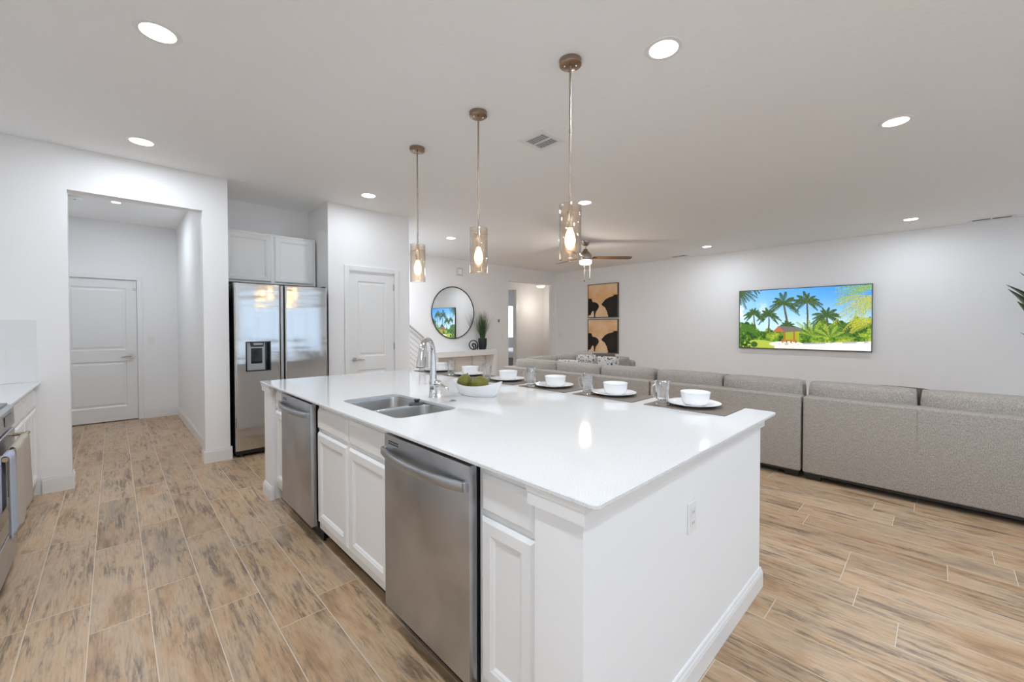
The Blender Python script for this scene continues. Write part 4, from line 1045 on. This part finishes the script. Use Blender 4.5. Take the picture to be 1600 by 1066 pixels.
# return section with a closed arm at its far end
t = thing('sofa_section', (-4.2, 5.9, 0), 'far sofa section with patterned cushions below the two pictures', 'sofa', 'grey sectional sofa pieces')
Y0, Y1 = SY + 1.012, 6.46
MB().box(RTX, RTX + 0.16, Y0, Y1, 0.062, 0.732, 0.018, 3).build('back_frame', 'sofa_fabric', t, None, 50)
MB().box(RTX + 0.16, -3.66, Y0, Y1 - 0.17, 0.062, 0.30, 0.02, 3).build('base', 'sofa_fabric', t, None, 50)
MB().box(RTX + 0.162, -3.62, Y1 - 0.17, Y1, 0.062, 0.775, 0.06, 5).build('arm', 'sofa_fabric', t, None, 60)
MB().cushion((RTX + 0.235, Y0 + 0.26, 0.655), (0.235, 0.50, 0.425), 0.42).build('back_cushion', 'sofa_fabric', t, None, 80)
MB().cushion((RTX + 0.36, Y1 - 0.32, 0.680), (0.24, 0.62, 0.44), 0.40, 8, Matrix.Rotation(math.radians(-38), 3, 'Z')).build('back_cushion', 'sofa_fabric', t, None, 80)
MB().cushion((-4.0, Y1 - 0.255, 0.660), (0.72, 0.20, 0.36), 0.40).build('arm_cushion', 'sofa_fabric', t, None, 80)
MB().cushion((-4.08, Y0 + 0.42, 0.375), (0.80, 0.82, 0.16), 0.22).build('seat_cushion', 'sofa_fabric', t, None, 80)
sofa_feet(t, [(RTX + 0.08, Y0 + 0.05), (RTX + 0.08, Y1 - 0.05), (-3.74, Y0 + 0.05), (-3.74, Y1 - 0.05)])

def pillow(c, size, mat, label, yaw, lean, cat='cushion', group=None):
    R = Matrix.Rotation(yaw, 3, 'Z') @ Matrix.Rotation(lean, 3, 'X')
    m = MB().cushion(c, (size, 0.15, size), 0.85, 8, R)
    return single('throw_pillow', m, mat, label, 'cushion', group, 80)
pillow((-4.215, 5.86, 0.665), 0.40, 'pillow_pattern', 'black and white patterned throw pillow, left one of the pair on the far sofa', 0.75, -0.18)
pillow((-3.83, 5.87, 0.655), 0.40, 'pillow_pattern', 'black and white patterned throw pillow, right one of the pair on the far sofa', 0.12, -0.2)
pillow((-4.01, 6.03, 0.690), 0.40, 'pillow_brown', 'brown throw pillow peeking out behind the two patterned ones', 0.3, -0.12)
pillow((-3.80, 4.80, 0.660), 0.40, 'pillow_pattern', 'patterned throw pillow tip showing between the two leftmost sofa back cushions', 0.1, -0.15)
pillow((-0.235, 4.82, 0.648), 0.375, 'pillow_brown', 'dark brown throw pillow rising behind the right sofa section', -0.05, -0.1)
pillow((-1.62, 4.82, 0.640), 0.37, 'pillow_brown', 'dark brown throw pillow barely showing behind the middle sofa section', 0.1, -0.1)

# ------------------------------------------------------------------ pictures painted into vertex colours
def lin(c): c = np.asarray(c, float); return np.where(c <= 0.04045, c / 12.92, ((c + 0.055) / 1.055) ** 2.4)
def picture_grid(name, mat, img, x0, x1, z0, z1, y, parent):
    H, Wd = img.shape[:2]
    xs = np.linspace(x0, x1, Wd); zs = np.linspace(z1, z0, H); org = wloc(parent)
    X, Z = np.meshgrid(xs, zs); V = np.stack([X - org.x, np.full_like(X, y - org.y), Z - org.z], -1).reshape(-1, 3)
    i = np.arange(H - 1)[:, None] * Wd + np.arange(Wd - 1)[None, :]
    F = np.stack([i, i + Wd, i + Wd + 1, i + 1], -1).reshape(-1, 4)
    me = bpy.data.meshes.new(name); me.from_pydata(V.tolist(), [], F.tolist()); me.update()
    ca = me.color_attributes.new('picture', 'FLOAT_COLOR', 'POINT')
    rgba = np.ones((H * Wd, 4), np.float32); rgba[:, :3] = lin(img.reshape(-1, 3)); ca.data.foreach_set('color', rgba.ravel())
    me.materials.append(MATS[mat]); o = bpy.data.objects.new(name, me); COL.objects.link(o); o.parent = parent; ORG[o.name] = tuple(org)
    return o
NR = np.random.RandomState(11)
def vnoise(h, w, cell):
    gh, gw = int(h / cell) + 3, int(w / cell) + 3; g = NR.rand(gh, gw)
    yy = np.arange(h) / cell; xx = np.arange(w) / cell; y0 = yy.astype(int); x0 = xx.astype(int)
    fy = (yy - y0)[:, None]; fx = (xx - x0)[None, :]; fy = fy * fy * (3 - 2 * fy); fx = fx * fx * (3 - 2 * fx)
    a = g[y0][:, x0]; b = g[y0][:, x0 + 1]; c = g[y0 + 1][:, x0]; d = g[y0 + 1][:, x0 + 1]
    return (a * (1 - fx) + b * fx) * (1 - fy) + (c * (1 - fx) + d * fx) * fy
def paint_beach():
    H, Wd = 286, 510; img = np.zeros((H, Wd, 3)); v = (np.arange(H) / H)[:, None]; u = (np.arange(Wd) / Wd)[None, :]
    def put(mask, col, a=1.0):
        mk = (mask * a)[..., None]; img[:] = img * (1 - mk) + np.asarray(col) * mk
    t = np.clip(v / 0.6 + 0 * u, 0, 1); s = np.clip(0.35 + 0.65 * u - 0.3 * v, 0, 1)
    top = np.array([0.62, 0.83, 0.98]) * (1 - s[..., None]) + np.array([0.20, 0.55, 0.95]) * s[..., None]
    img[:] = top * (1 - t[..., None] ** 1.5) + np.array([0.76, 0.89, 0.98]) * t[..., None] ** 1.5
    cl = vnoise(H, Wd, 34) * 0.6 + vnoise(H, Wd, 13) * 0.4
    put(np.clip((cl - 0.42) * 5, 0, 1) * np.exp(-((v - 0.36) / 0.13) ** 2) * np.clip(1.3 - u * 3.4, 0, 1), (0.97, 0.98, 1.0))
    n1 = vnoise(H, Wd, 18) * 0.5 + vnoise(H, Wd, 6) * 0.3 + vnoise(H, Wd, 3) * 0.2
    greens = [(0.10, 0.24, 0.05), (0.22, 0.40, 0.08), (0.42, 0.56, 0.13), (0.66, 0.72, 0.22)]
    def leafy(mask, shift=0.0):
        k = np.clip((n1 + shift - 0.25) * 2.0, 0, 0.999) * 3; i0 = k.astype(int); f = (k - i0)[..., None]; G = np.array(greens)
        put(mask, 0) if False else None
        c = G[i0] * (1 - f) + G[np.minimum(i0 + 1, 3)] * f; img[:] = np.where(mask[..., None] > 0.5, c, img)
    def stroke(pts, w0, w1, cols):
        for i in range(len(pts) - 1):
            (x0, y0), (x1, y1) = pts[i], pts[i + 1]; m = max(2, int(max(abs(x1 - x0), abs(y1 - y0)) * 1.5))
            for k in range(m):
                f = k / m; x = x0 + (x1 - x0) * f; y = y0 + (y1 - y0) * f; w = w0 + (w1 - w0) * (i + f) / (len(pts) - 1)
                a0, a1, b0, b1 = int(max(0, y - w)), int(min(H, y + w + 1)), int(max(0, x - w)), int(min(Wd, x + w + 1))
                if a1 > a0 and b1 > b0: img[a0:a1, b0:b1] = np.array(cols[NR.randint(len(cols))]) * (0.85 + 0.3 * NR.rand())
    def frond(cx, cy, ang, ln, droop, cols, leaf=0.30):
        P = []
        for k in range(11):
            f = k / 10; P.append((cx + math.cos(ang) * ln * f, cy - math.sin(ang) * ln * f + droop * ln * f * f))
        stroke(P, 0.8, 0.3, cols)
        for k in range(1, 11):
            for e in (0, 0.5):
                f = k - e; i = min(9, int(f)); r = f - i; x = P[i][0] + (P[i + 1][0] - P[i][0]) * r; y = P[i][1] + (P[i + 1][1] - P[i][1]) * r
                ta = math.atan2(P[i + 1][1] - P[i][1], P[i + 1][0] - P[i][0]); L = ln * leaf * 0.62 * (1 - abs(f / 10 - 0.45) * 1.1)
                for sg in (-1, 1):
                    a = ta + sg * 0.75; stroke([(x, y), (x + math.cos(a) * L, y + math.sin(a) * L + L * 0.35)], 0.45, 0.2, cols)
    def palm(cx, cy, size, gx, gy, cols, n=12, trunk=(0.35, 0.33, 0.25)):
        stroke([(cx, cy), (cx * 0.6 + gx * 0.4 + size * 0.05, cy * 0.5 + gy * 0.5), (gx, gy)], size * 0.035 + 0.6, size * 0.05 + 0.8, [trunk])
        for k in range(n):
            a = -0.5 + (PI + 1.0) * k / (n - 1) + NR.uniform(-0.1, 0.1); frond(cx, cy, a, size * NR.uniform(0.85, 1.2), 0.22 + 0.25 * abs(math.cos(a)), cols)
    dk = [(0.13, 0.27, 0.07), (0.22, 0.36, 0.12), (0.10, 0.22, 0.07), (0.35, 0.45, 0.20)]
    md = [(0.25, 0.42, 0.10), (0.38, 0.54, 0.14), (0.16, 0.32, 0.08)]
    yl = [(0.70, 0.72, 0.15), (0.82, 0.78, 0.22), (0.52, 0.62, 0.14), (0.60, 0.66, 0.30)]
    lm = [(0.56, 0.66, 0.20), (0.44, 0.58, 0.14), (0.66, 0.72, 0.30)]
    pg = [(0.50, 0.66, 0.42), (0.38, 0.58, 0.30), (0.62, 0.74, 0.40)]
    # back tree line
    edge = 0.66 - 0.10 * np.clip(u * 2.2 - 0.75, 0, 1) + 0.14 * (vnoise(1, Wd, 22) - 0.5) + 0.05 * (vnoise(1, Wd, 7) - 0.5)
    edge = edge - 0.16 * np.exp(-((u - 0.07) / 0.07) ** 2) - 0.06 * np.exp(-((u - 0.8) / 0.2) ** 2)
    leafy(((v > edge) + 0 * u) > 0)
    for (x, y, sz, gx) in ((0.125, 0.40, 40, 0.13), (0.255, 0.43, 44, 0.25), (0.375, 0.24, 62, 0.42), (0.555, 0.22, 54, 0.56), (0.40, 0.62, 34, 0.40), (0.70, 0.46, 52, 0.71), (0.87, 0.66, 34, 0.87)):
        palm(x * Wd, y * H, sz, gx * Wd, 0.74 * H, dk)
    for k in range(13): frond(0.60 * Wd, 0.80 * H, 0.25 + k * 0.21, 120 * NR.uniform(0.7, 1.05), 0.22, lm if k % 2 else md, 0.22)
    for k in range(11): frond(0.72 * Wd, 0.82 * H, 0.3 + k * 0.24, 92 * NR.uniform(0.7, 1.05), 0.28, md if k % 2 else lm, 0.22)
    for k in range(12): frond(0.07 * Wd, 0.70 * H, -0.2 + k * 0.3, 52, 0.4, md, 0.3)
    leafy((((v > 0.80) & (v < 0.90)) & (u > 0.38) & (vnoise(H, Wd, 9) > 0.25)), 0.1)
    # lawn, sand, shade on the sand
    sandline = 0.905 - 0.055 * np.clip((u - 0.55) / 0.45, 0, 1)
    put((((u - 0.17) / 0.17) ** 2 + ((v - 0.97) / 0.11) ** 2 < 1) * 1.0, (0.68, 0.74, 0.28)); leafy(((v > 0.80) & (u < 0.10) & (vnoise(H, Wd, 8) > 0.3)), -0.1)
    put((((u - 0.13) / 0.03) ** 2 + ((v - 0.94) / 0.05) ** 2 < 1) * 1.0, (0.22, 0.36, 0.08))
    put(((v > sandline) & (u > 0.30 + 0.10 * (1 - v) / 0.1 * 0.2)) * 1.0, (0.97, 0.94, 0.90))
    put((((u - 0.40) / 0.14) ** 2 + ((v - 0.925) / 0.05) ** 2 < 1) * 1.0, (0.95, 0.92, 0.86))
    put(((np.abs(v - (0.925 - 0.06 * (u - 0.35) / 0.6)) < 0.014) & (u > 0.34) & (u < 0.98) & (vnoise(H, Wd, 12) > 0.36)) * 1.0, (0.62, 0.62, 0.66), 0.8)
    # hut
    def tri(P, col):
        yy, xx = np.mgrid[0:H, 0:Wd]; ins = np.zeros((H, Wd), bool); j = len(P) - 1
        for i in range(len(P)):
            xi, yi = P[i][0] * Wd, P[i][1] * H; xj, yj = P[j][0] * Wd, P[j][1] * H
            c = ((yi > yy) != (yj > yy)) & (xx < (xj - xi) * (yy - yi) / (yj - yi + 1e-9) + xi); ins ^= c; j = i
        put(ins * 1.0, col)
    tri([(0.375, 0.70), (0.50, 0.70), (0.50, 0.86), (0.375, 0.86)], (0.62, 0.66, 0.16))
    for x in (0.378, 0.452): tri([(x, 0.70), (x + 0.014, 0.70), (x + 0.014, 0.885), (x, 0.885)], (0.66, 0.40, 0.16))
    tri([(0.36, 0.845), (0.475, 0.845), (0.475, 0.87), (0.36, 0.87)], (0.72, 0.46, 0.20))
    for x in (0.362, 0.395, 0.43, 0.468): tri([(x, 0.86), (x + 0.012, 0.86), (x + 0.012, 0.90), (x, 0.90)], (0.60, 0.36, 0.14))
    tri([(0.285, 0.72), (0.335, 0.615), (0.385, 0.72)], (0.72, 0.42, 0.26)); tri([(0.335, 0.615), (0.47, 0.64), (0.535, 0.70), (0.385, 0.725)], (0.45, 0.42, 0.40))
    # overhanging fronds in the top corners
    for k in range(9): frond(-0.03 * Wd, -0.05 * H, -0.15 - k * 0.19, 100 * NR.uniform(0.7, 1.0), 0.15, dk, 0.25)
    for k in range(4): frond(0.10 * Wd, -0.10 * H, -0.1 - k * 0.3, 50, 0.2, dk, 0.25)
    for k in range(5): frond(1.04 * Wd, 0.02 * H, PI - 0.1 + k * 0.12, 165 * NR.uniform(0.8, 1.0), 0.12, pg, 0.22)
    for k in range(8): frond(1.05 * Wd, 0.20 * H, PI - 0.25 + k * 0.16, 165 * NR.uniform(0.7, 1.0), 0.25, yl, 0.22)
    for k in range(5): frond(1.04 * Wd, 0.52 * H, PI - 0.2 + k * 0.15, 90, 0.25, yl, 0.25)
    return np.clip(img, 0, 1)
def inside(P, H, Wd):
    yy, xx = np.mgrid[0:H, 0:Wd]; ins = np.zeros((H, Wd), bool); j = len(P) - 1
    for i in range(len(P)):
        xi, yi = P[i][0] * Wd, P[i][1] * H; xj, yj = P[j][0] * Wd, P[j][1] * H
        c = ((yi > yy) != (yj > yy)) & (xx < (xj - xi) * (yy - yi) / (yj - yi + 1e-9) + xi); ins ^= c; j = i
    return ins
def paint_art(seed):
    H, Wd = 150, 150; NR.seed(seed); v = (np.arange(H) / H)[:, None] + np.zeros((1, Wd))
    n = vnoise(H, Wd, 40) * 0.5 + vnoise(H, Wd, 16) * 0.3 + vnoise(H, Wd, 5) * 0.2
    k = np.clip(0.5 + (n - 0.5) * 1.2 + 0.55 * np.exp(-((v - 0.36) / 0.16) ** 2) - 0.35, 0, 1)[..., None]
    img = np.array([0.96, 0.82, 0.67]) * (1 - k) + np.array([0.90, 0.68, 0.44]) * k
    bl = np.array([0.075, 0.050, 0.035])
    L = [(-.02, .42), (.06, .41), (.12, .43), (.135, .50), (.16, .525), (.25, .535), (.33, .58), (.375, .645), (.365, .70), (.33, .76), (.265, .83), (.245, .93), (.25, 1.02), (.195, 1.02), (.195, .90), (.185, .81), (.15, .80), (.115, .84), (.085, .92), (-.02, .95)]
    Rr = [(1.02, .335), (.83, .34), (.88, .36), (.82, .385), (.70, .41), (.58, .47), (.53, .53), (.455, .60), (.50, .655), (.565, .69), (.605, .75), (.615, .79), (.65, .80), (.63, .83), (.665, .86), (.655, .905), (.685, .93), (.68, 1.02), (1.02, 1.02)]
    img[inside(L, H, Wd)] = bl; m = inside(Rr, H, Wd); img[m] = bl
    gl = np.exp(-(((np.arange(Wd) / Wd)[None, :] - 0.78) / 0.16) ** 2 - ((v - 0.68) / 0.22) ** 2)[..., None] * 0.10
    img = np.where(m[..., None], img + gl * np.array([1.0, 0.9, 0.6]), img)
    img[inside([(.0, 1.0), (.02, .96), (.10, .915), (.13, .855), (.17, .83), (.185, .88), (.185, 1.0)], H, Wd)] = (0.93, 0.83, 0.72)
    return np.clip(img, 0, 1)

# television
TX0, TX1, TZ0, TZ1 = -2.765, -0.770, 0.924, 2.046
t = thing('television', (-1.77, YT - 0.03, TZ0), 'large wall-mounted television showing a palm beach with a hut', 'television')
b = MB(); yf = 8.868; bw_ = 0.014
b.box(TX0, TX1, yf, yf + 0.022, TZ0, TZ0 + bw_ + 0.004, 0.002).box(TX0, TX1, yf, yf + 0.022, TZ1 - bw_, TZ1, 0.002).box(TX0, TX0 + bw_, yf, yf + 0.022, TZ0 + bw_ + 0.004, TZ1 - bw_, 0.002).box(TX1 - bw_, TX1, yf, yf + 0.022, TZ0 + bw_ + 0.004, TZ1 - bw_, 0.002)
b.build('bezel', 'tv_bezel', t, 'thin dark grey bezel')
MB().box(TX0 + 0.004, TX1 - 0.004, yf + 0.006, YT - 0.012, TZ0 + 0.004, TZ1 - 0.004).build('housing', 'black_plastic', t)
MB().box(-2.1, -1.4, YT - 0.012, YT, 1.2, 1.8).build('wall_mount', 'black_plastic', t)
picture_grid('screen', 'tv_picture', paint_beach(), TX0 + bw_, TX1 - bw_, TZ0 + bw_ + 0.004, TZ1 - bw_, yf + 0.004, t)
# two framed pictures
for k, (z0, z1, lab) in enumerate(((1.572, 2.430, 'upper of two framed abstract pictures, dark shapes on ochre, on the far wall'), (0.682, 1.536, 'lower of two framed abstract pictures, dark shapes on ochre, just above the sofa'))):
    x0, x1 = -6.385, -5.490
    t = thing('framed_picture', ((x0 + x1) / 2, YT, z0), lab, 'picture', 'framed pictures on the far wall'); yf = YT - 0.045
    f = MB(); q = 0.016
    f.box(x0, x0 + q, yf, YT, z0, z1).box(x1 - q, x1, yf, YT, z0, z1).box(x0 + q, x1 - q, yf, YT, z0, z0 + q).box(x0 + q, x1 - q, yf, YT, z1 - q, z1)
    f.build('frame', 'frame_bronze', t, 'dark bronze frame')
    MB().box(x0 + q, x1 - q, yf + 0.012, YT - 0.004, z0 + q, z1 - q).build('backing', 'frame_black', t)
    picture_grid('canvas', 'art_print', paint_art(30 + k), x0 + q, x1 - q, z0 + q, z1 - q, yf + 0.008, t)

# ------------------------------------------------------------------ mirror wall
t = thing('round_mirror', (XM, 5.405, 1.087), 'large round wall mirror with a thin black rim above the console table', 'mirror')
MC = Vector((XM, 5.405, 1.655)); MR = 0.568
p = [MC + Vector((0.022, MR * math.cos(a), MR * math.sin(a))) for a in [2 * PI * k / 72 for k in range(72)]]
MB().tube(p, 0.011, 10, closed=True).build('rim', 'frame_black', t, 'thin black metal rim', 60)
m = MB(); A = [m.bm.verts.new(MC + Vector((0.020, (MR - 0.004) * math.cos(a), (MR - 0.004) * math.sin(a)))) for a in [2 * PI * k / 72 for k in range(72)]]
Bq = [m.bm.verts.new(v.co - Vector((0.019, 0, 0))) for v in A]
m.bm.faces.new(A); m.bm.faces.new(Bq[::-1])
for k in range(72): m.bm.faces.new((A[k], Bq[k], Bq[(k + 1) % 72], A[(k + 1) % 72]))
m.build('mirror_glass', 'mirror_glass', t)
CX1, CY0, CY1, CZ = -7.195, 4.715, 6.440, 0.825
t = thing('console_table', (-7.34, 5.58, 0), 'white console table standing below the round mirror', 'table')
MB().box(XM + 0.016, CX1, CY0, CY1, CZ - 0.125, CZ, 0.004).build('tabletop', 'console_white', t)
for y0, y1 in ((CY0, CY0 + 0.10), (CY1 - 0.10, CY1)):
    MB().box(XM + 0.016, CX1, y0, y1, 0, CZ - 0.125, 0.003).build('leg', 'console_white', t)
for y in (5.40, 5.95): MB().box(XM + 0.018, XM + 0.05, y - 0.03, y + 0.03, 0, CZ - 0.125).build('back_support', 'console_white', t)
t = thing('potted_grass', (-7.345, 6.12, CZ), 'tall green ornamental grass in a black pot on the console table', 'plant')
MB().lathe((-7.345, 6.12, CZ), [(0.0, 0.0), (0.075, 0.0), (0.082, 0.01), (0.098, 0.10), (0.102, 0.245), (0.100, 0.255), (0.090, 0.255), (0.088, 0.225), (0.0, 0.225)], 32).build('pot', 'pot_black', t, 'black ceramic pot', 50)
g = MB(); rg = random.Random(4)
for k in range(300):
    a = rg.uniform(0, 2 * PI); r0 = 0.06 * math.sqrt(rg.random()); sp_ = rg.uniform(0.03, 0.36) * (0.5 + 0.5 * rg.random()); h = rg.uniform(0.40, 0.74) - sp_ * 0.30
    bx_, by_ = -7.345 + r0 * math.cos(a), 6.12 + r0 * math.sin(a); dx, dy = math.cos(a + rg.uniform(-.4, .4)), math.sin(a + rg.uniform(-.4, .4)); w = rg.uniform(0.0022, 0.0042); P = []
    for i in range(6):
        s_ = i / 5; off = sp_ * s_ ** 1.8; ww = w * (1 - s_ ** 2 * 0.93)
        x = max(bx_ + dx * off, XM + (0.045 if by_ + dy * off < 6.02 else 0.012)); c = Vector((x, by_ + dy * off, CZ + 0.215 + h * s_)); P.append((g.bm.verts.new(c + Vector((-dy, dx, 0)) * ww), g.bm.verts.new(c - Vector((-dy, dx, 0)) * ww), ))
    for i in range(5): g.bm.faces.new((P[i][0], P[i + 1][0], P[i + 1][1], P[i][1]))
g.build('foliage', 'grass_leaf', t, 'thin arching green blades')
def ring_pts(c, r, n1, n=40):
    n1 = Vector(n1).normalized(); a = n1.orthogonal().normalized(); b_ = n1.cross(a)
    return [Vector(c) + a * r * math.cos(2 * PI * k / n) + b_ * r * math.sin(2 * PI * k / n) for k in range(n)]
m = MB()
for (c, r, n1, th) in (((-7.31, 5.825, CZ + 0.112), 0.100, (1, -0.25, 0.1), 0.012), ((-7.30, 5.840, CZ + 0.080), 0.068, (0.8, 0.5, 0.2), 0.011), ((-7.29, 5.930, CZ + 0.060), 0.049, (0.5, 0.8, -0.1), 0.010), ((-7.30, 5.835, CZ + 0.105), 0.045, (0.9, -0.3, 0.5), 0.012)):
    m.tube(ring_pts(c, r, n1), th, 10, closed=True)
single('ring_sculpture', m, 'pot_black', 'small black sculpture of interlocking rings beside the potted grass', 'sculpture', None, 60)
t = thing('thermostat', (XM, 6.725, 1.485), 'small white thermostat with a grey screen on the mirror wall', 'thermostat')
MB().box(XM, XM + 0.022, 6.66, 6.79, 1.42, 1.55, 0.006).build('body', 'plastic_white', t)
MB().box(XM + 0.0215, XM + 0.0235, 6.715, 6.775, 1.455, 1.525).build('screen', 'grille_dark', t)
t = thing('door_chime', (XM, 5.575, 2.575), 'small grey-white square box high on the wall above the mirror', 'wall box')
MB().box(XM, XM + 0.03, 5.495, 5.655, 2.49, 2.66, 0.006).build('cover', 'chime_grey', t)
MB().box(XM + 0.0295, XM + 0.031, 5.52, 5.63, 2.52, 2.63, 0.001).build('speaker_field', 'screw', t)

# stair railing beside the pantry
t = thing('stair_railing', (-7.42, 4.2, 0), 'grey stair railing with thin parallel cables, left of the console table', 'railing')
sl = -0.775; RXs = -7.43; y0, y1 = 3.30, 4.655
def rz(y): return 1.325 + sl * (y - 4.34)
MB().tube([(RXs, y0, rz(y0)), (RXs, y1, rz(y1))], 0.020, 12).build('handrail', 'cable_grey', t)
for k in range(1, 9):
    pts_ = [(RXs, y0, rz(y0) - 0.105 * k), (RXs, y1, rz(y1) - 0.105 * k)]
    if pts_[1][2] > 0.02: MB().tube(pts_, 0.0045, 8).build('cable', 'cable_grey', t)
for y in (y0 + 0.02, y1): MB().box(RXs - 0.018, RXs + 0.018, y - 0.018, y + 0.018, 0.0, rz(y), 0.002).build('post', 'cable_grey', t)

# ------------------------------------------------------------------ bedroom glimpse
t = thing('bed', (-10.6, 10.6, 0), 'bed with white linen glimpsed through the far doorway', 'bed')
MB().box(-11.6, -9.6, 9.4, 11.6, 0.06, 0.30, 0.01).build('base', 'bed_fabric', t, 'grey bed base')
MB().cushion((-10.6, 10.5, 0.42), (2.0, 2.2, 0.26), 0.15).build('mattress', 'bed_linen', t, None, 80)
MB().box(-11.6, -9.6, 11.6, 11.72, 0.06, 1.1, 0.02).build('headboard', 'bed_fabric', t)
for x in (-11.1, -10.1): MB().cushion((x, 11.35, 0.62), (0.7, 0.42, 0.18), 0.6).build('pillow', 'bed_linen', t, None, 80)
for x in (-11.5, -9.7):
    for y in (9.5, 11.5): MB().box(x - 0.03, x + 0.03, y - 0.03, y + 0.03, 0, 0.06).build('leg', 'black_plastic', t)

# ------------------------------------------------------------------ plant at the right edge
PB = Vector((1.02, 8.30, 0))
t = thing('potted_plant', tuple(PB), 'tall broad-leaved green plant at the right edge of the photo', 'plant')
MB().lathe(tuple(PB), [(0.0, 0.0), (0.15, 0.0), (0.16, 0.01), (0.20, 0.36), (0.20, 0.38), (0.18, 0.38), (0.175, 0.33), (0.0, 0.33)], 32).build('pot', 'ceramic', t, 'white pot', 50)
def leaf(tip, up, w, k):
    tip = Vector(tip); b0 = PB + Vector((0, 0, 0.33)); d = (tip - PB); d.z = 0; st_end = PB + d * 0.30 + Vector((0, 0, up))
    sp = []
    for i in range(7): s_ = i / 6; sp.append(b0 + (st_end - b0) * s_ + d * -0.10 * math.sin(s_ * PI))
    st_ = MB().tube(sp, [0.012] * 4 + [0.009] * 3, 8); so = st_.build('stalk', 'broad_leaf', t, None, 60)
    m = MB(); n = 12; ax = tip - st_end; side = ax.cross(Vector((0, 0, 1))).normalized(); nv = side.cross(ax).normalized(); rows = []
    for i in range(n + 1):
        s_ = i / n; hw = w * math.sin(PI * min(1, s_ * 0.96 + 0.04) ** 0.75) ** 0.8 if s_ < 1 else 0.002
        c = st_end + ax * s_ + nv * (0.10 * math.sin(PI * s_)) * ax.length
        rows.append([m.bm.verts.new(c + side * hw * q - nv * 0.22 * hw * (1 - abs(q))) for q in (-1, -0.5, 0, 0.5, 1)])
    for a, b_ in zip(rows, rows[1:]):
        for q in range(4): m.bm.faces.new((a[q], a[q + 1], b_[q + 1], b_[q]))
    lf = m.build('leaf_blade', 'broad_leaf', t, None, 60)
    md_ = lf.modifiers.new('thickness', 'SOLIDIFY'); md_.thickness = 0.002
for k, (tip, up, w) in enumerate((((0.575, 8.20, 1.88), 1.45, 0.11), ((0.585, 8.12, 1.82), 1.25, 0.10), ((0.66, 8.10, 1.66), 1.10, 0.11), ((0.70, 8.22, 1.27), 0.95, 0.05), ((0.70, 8.45, 2.05), 1.5, 0.07), ((1.35, 8.1, 2.0), 1.4, 0.08), ((1.3, 8.55, 1.7), 1.2, 0.08), ((1.05, 7.85, 1.75), 1.2, 0.08))):
    leaf(tip, up, w, k)
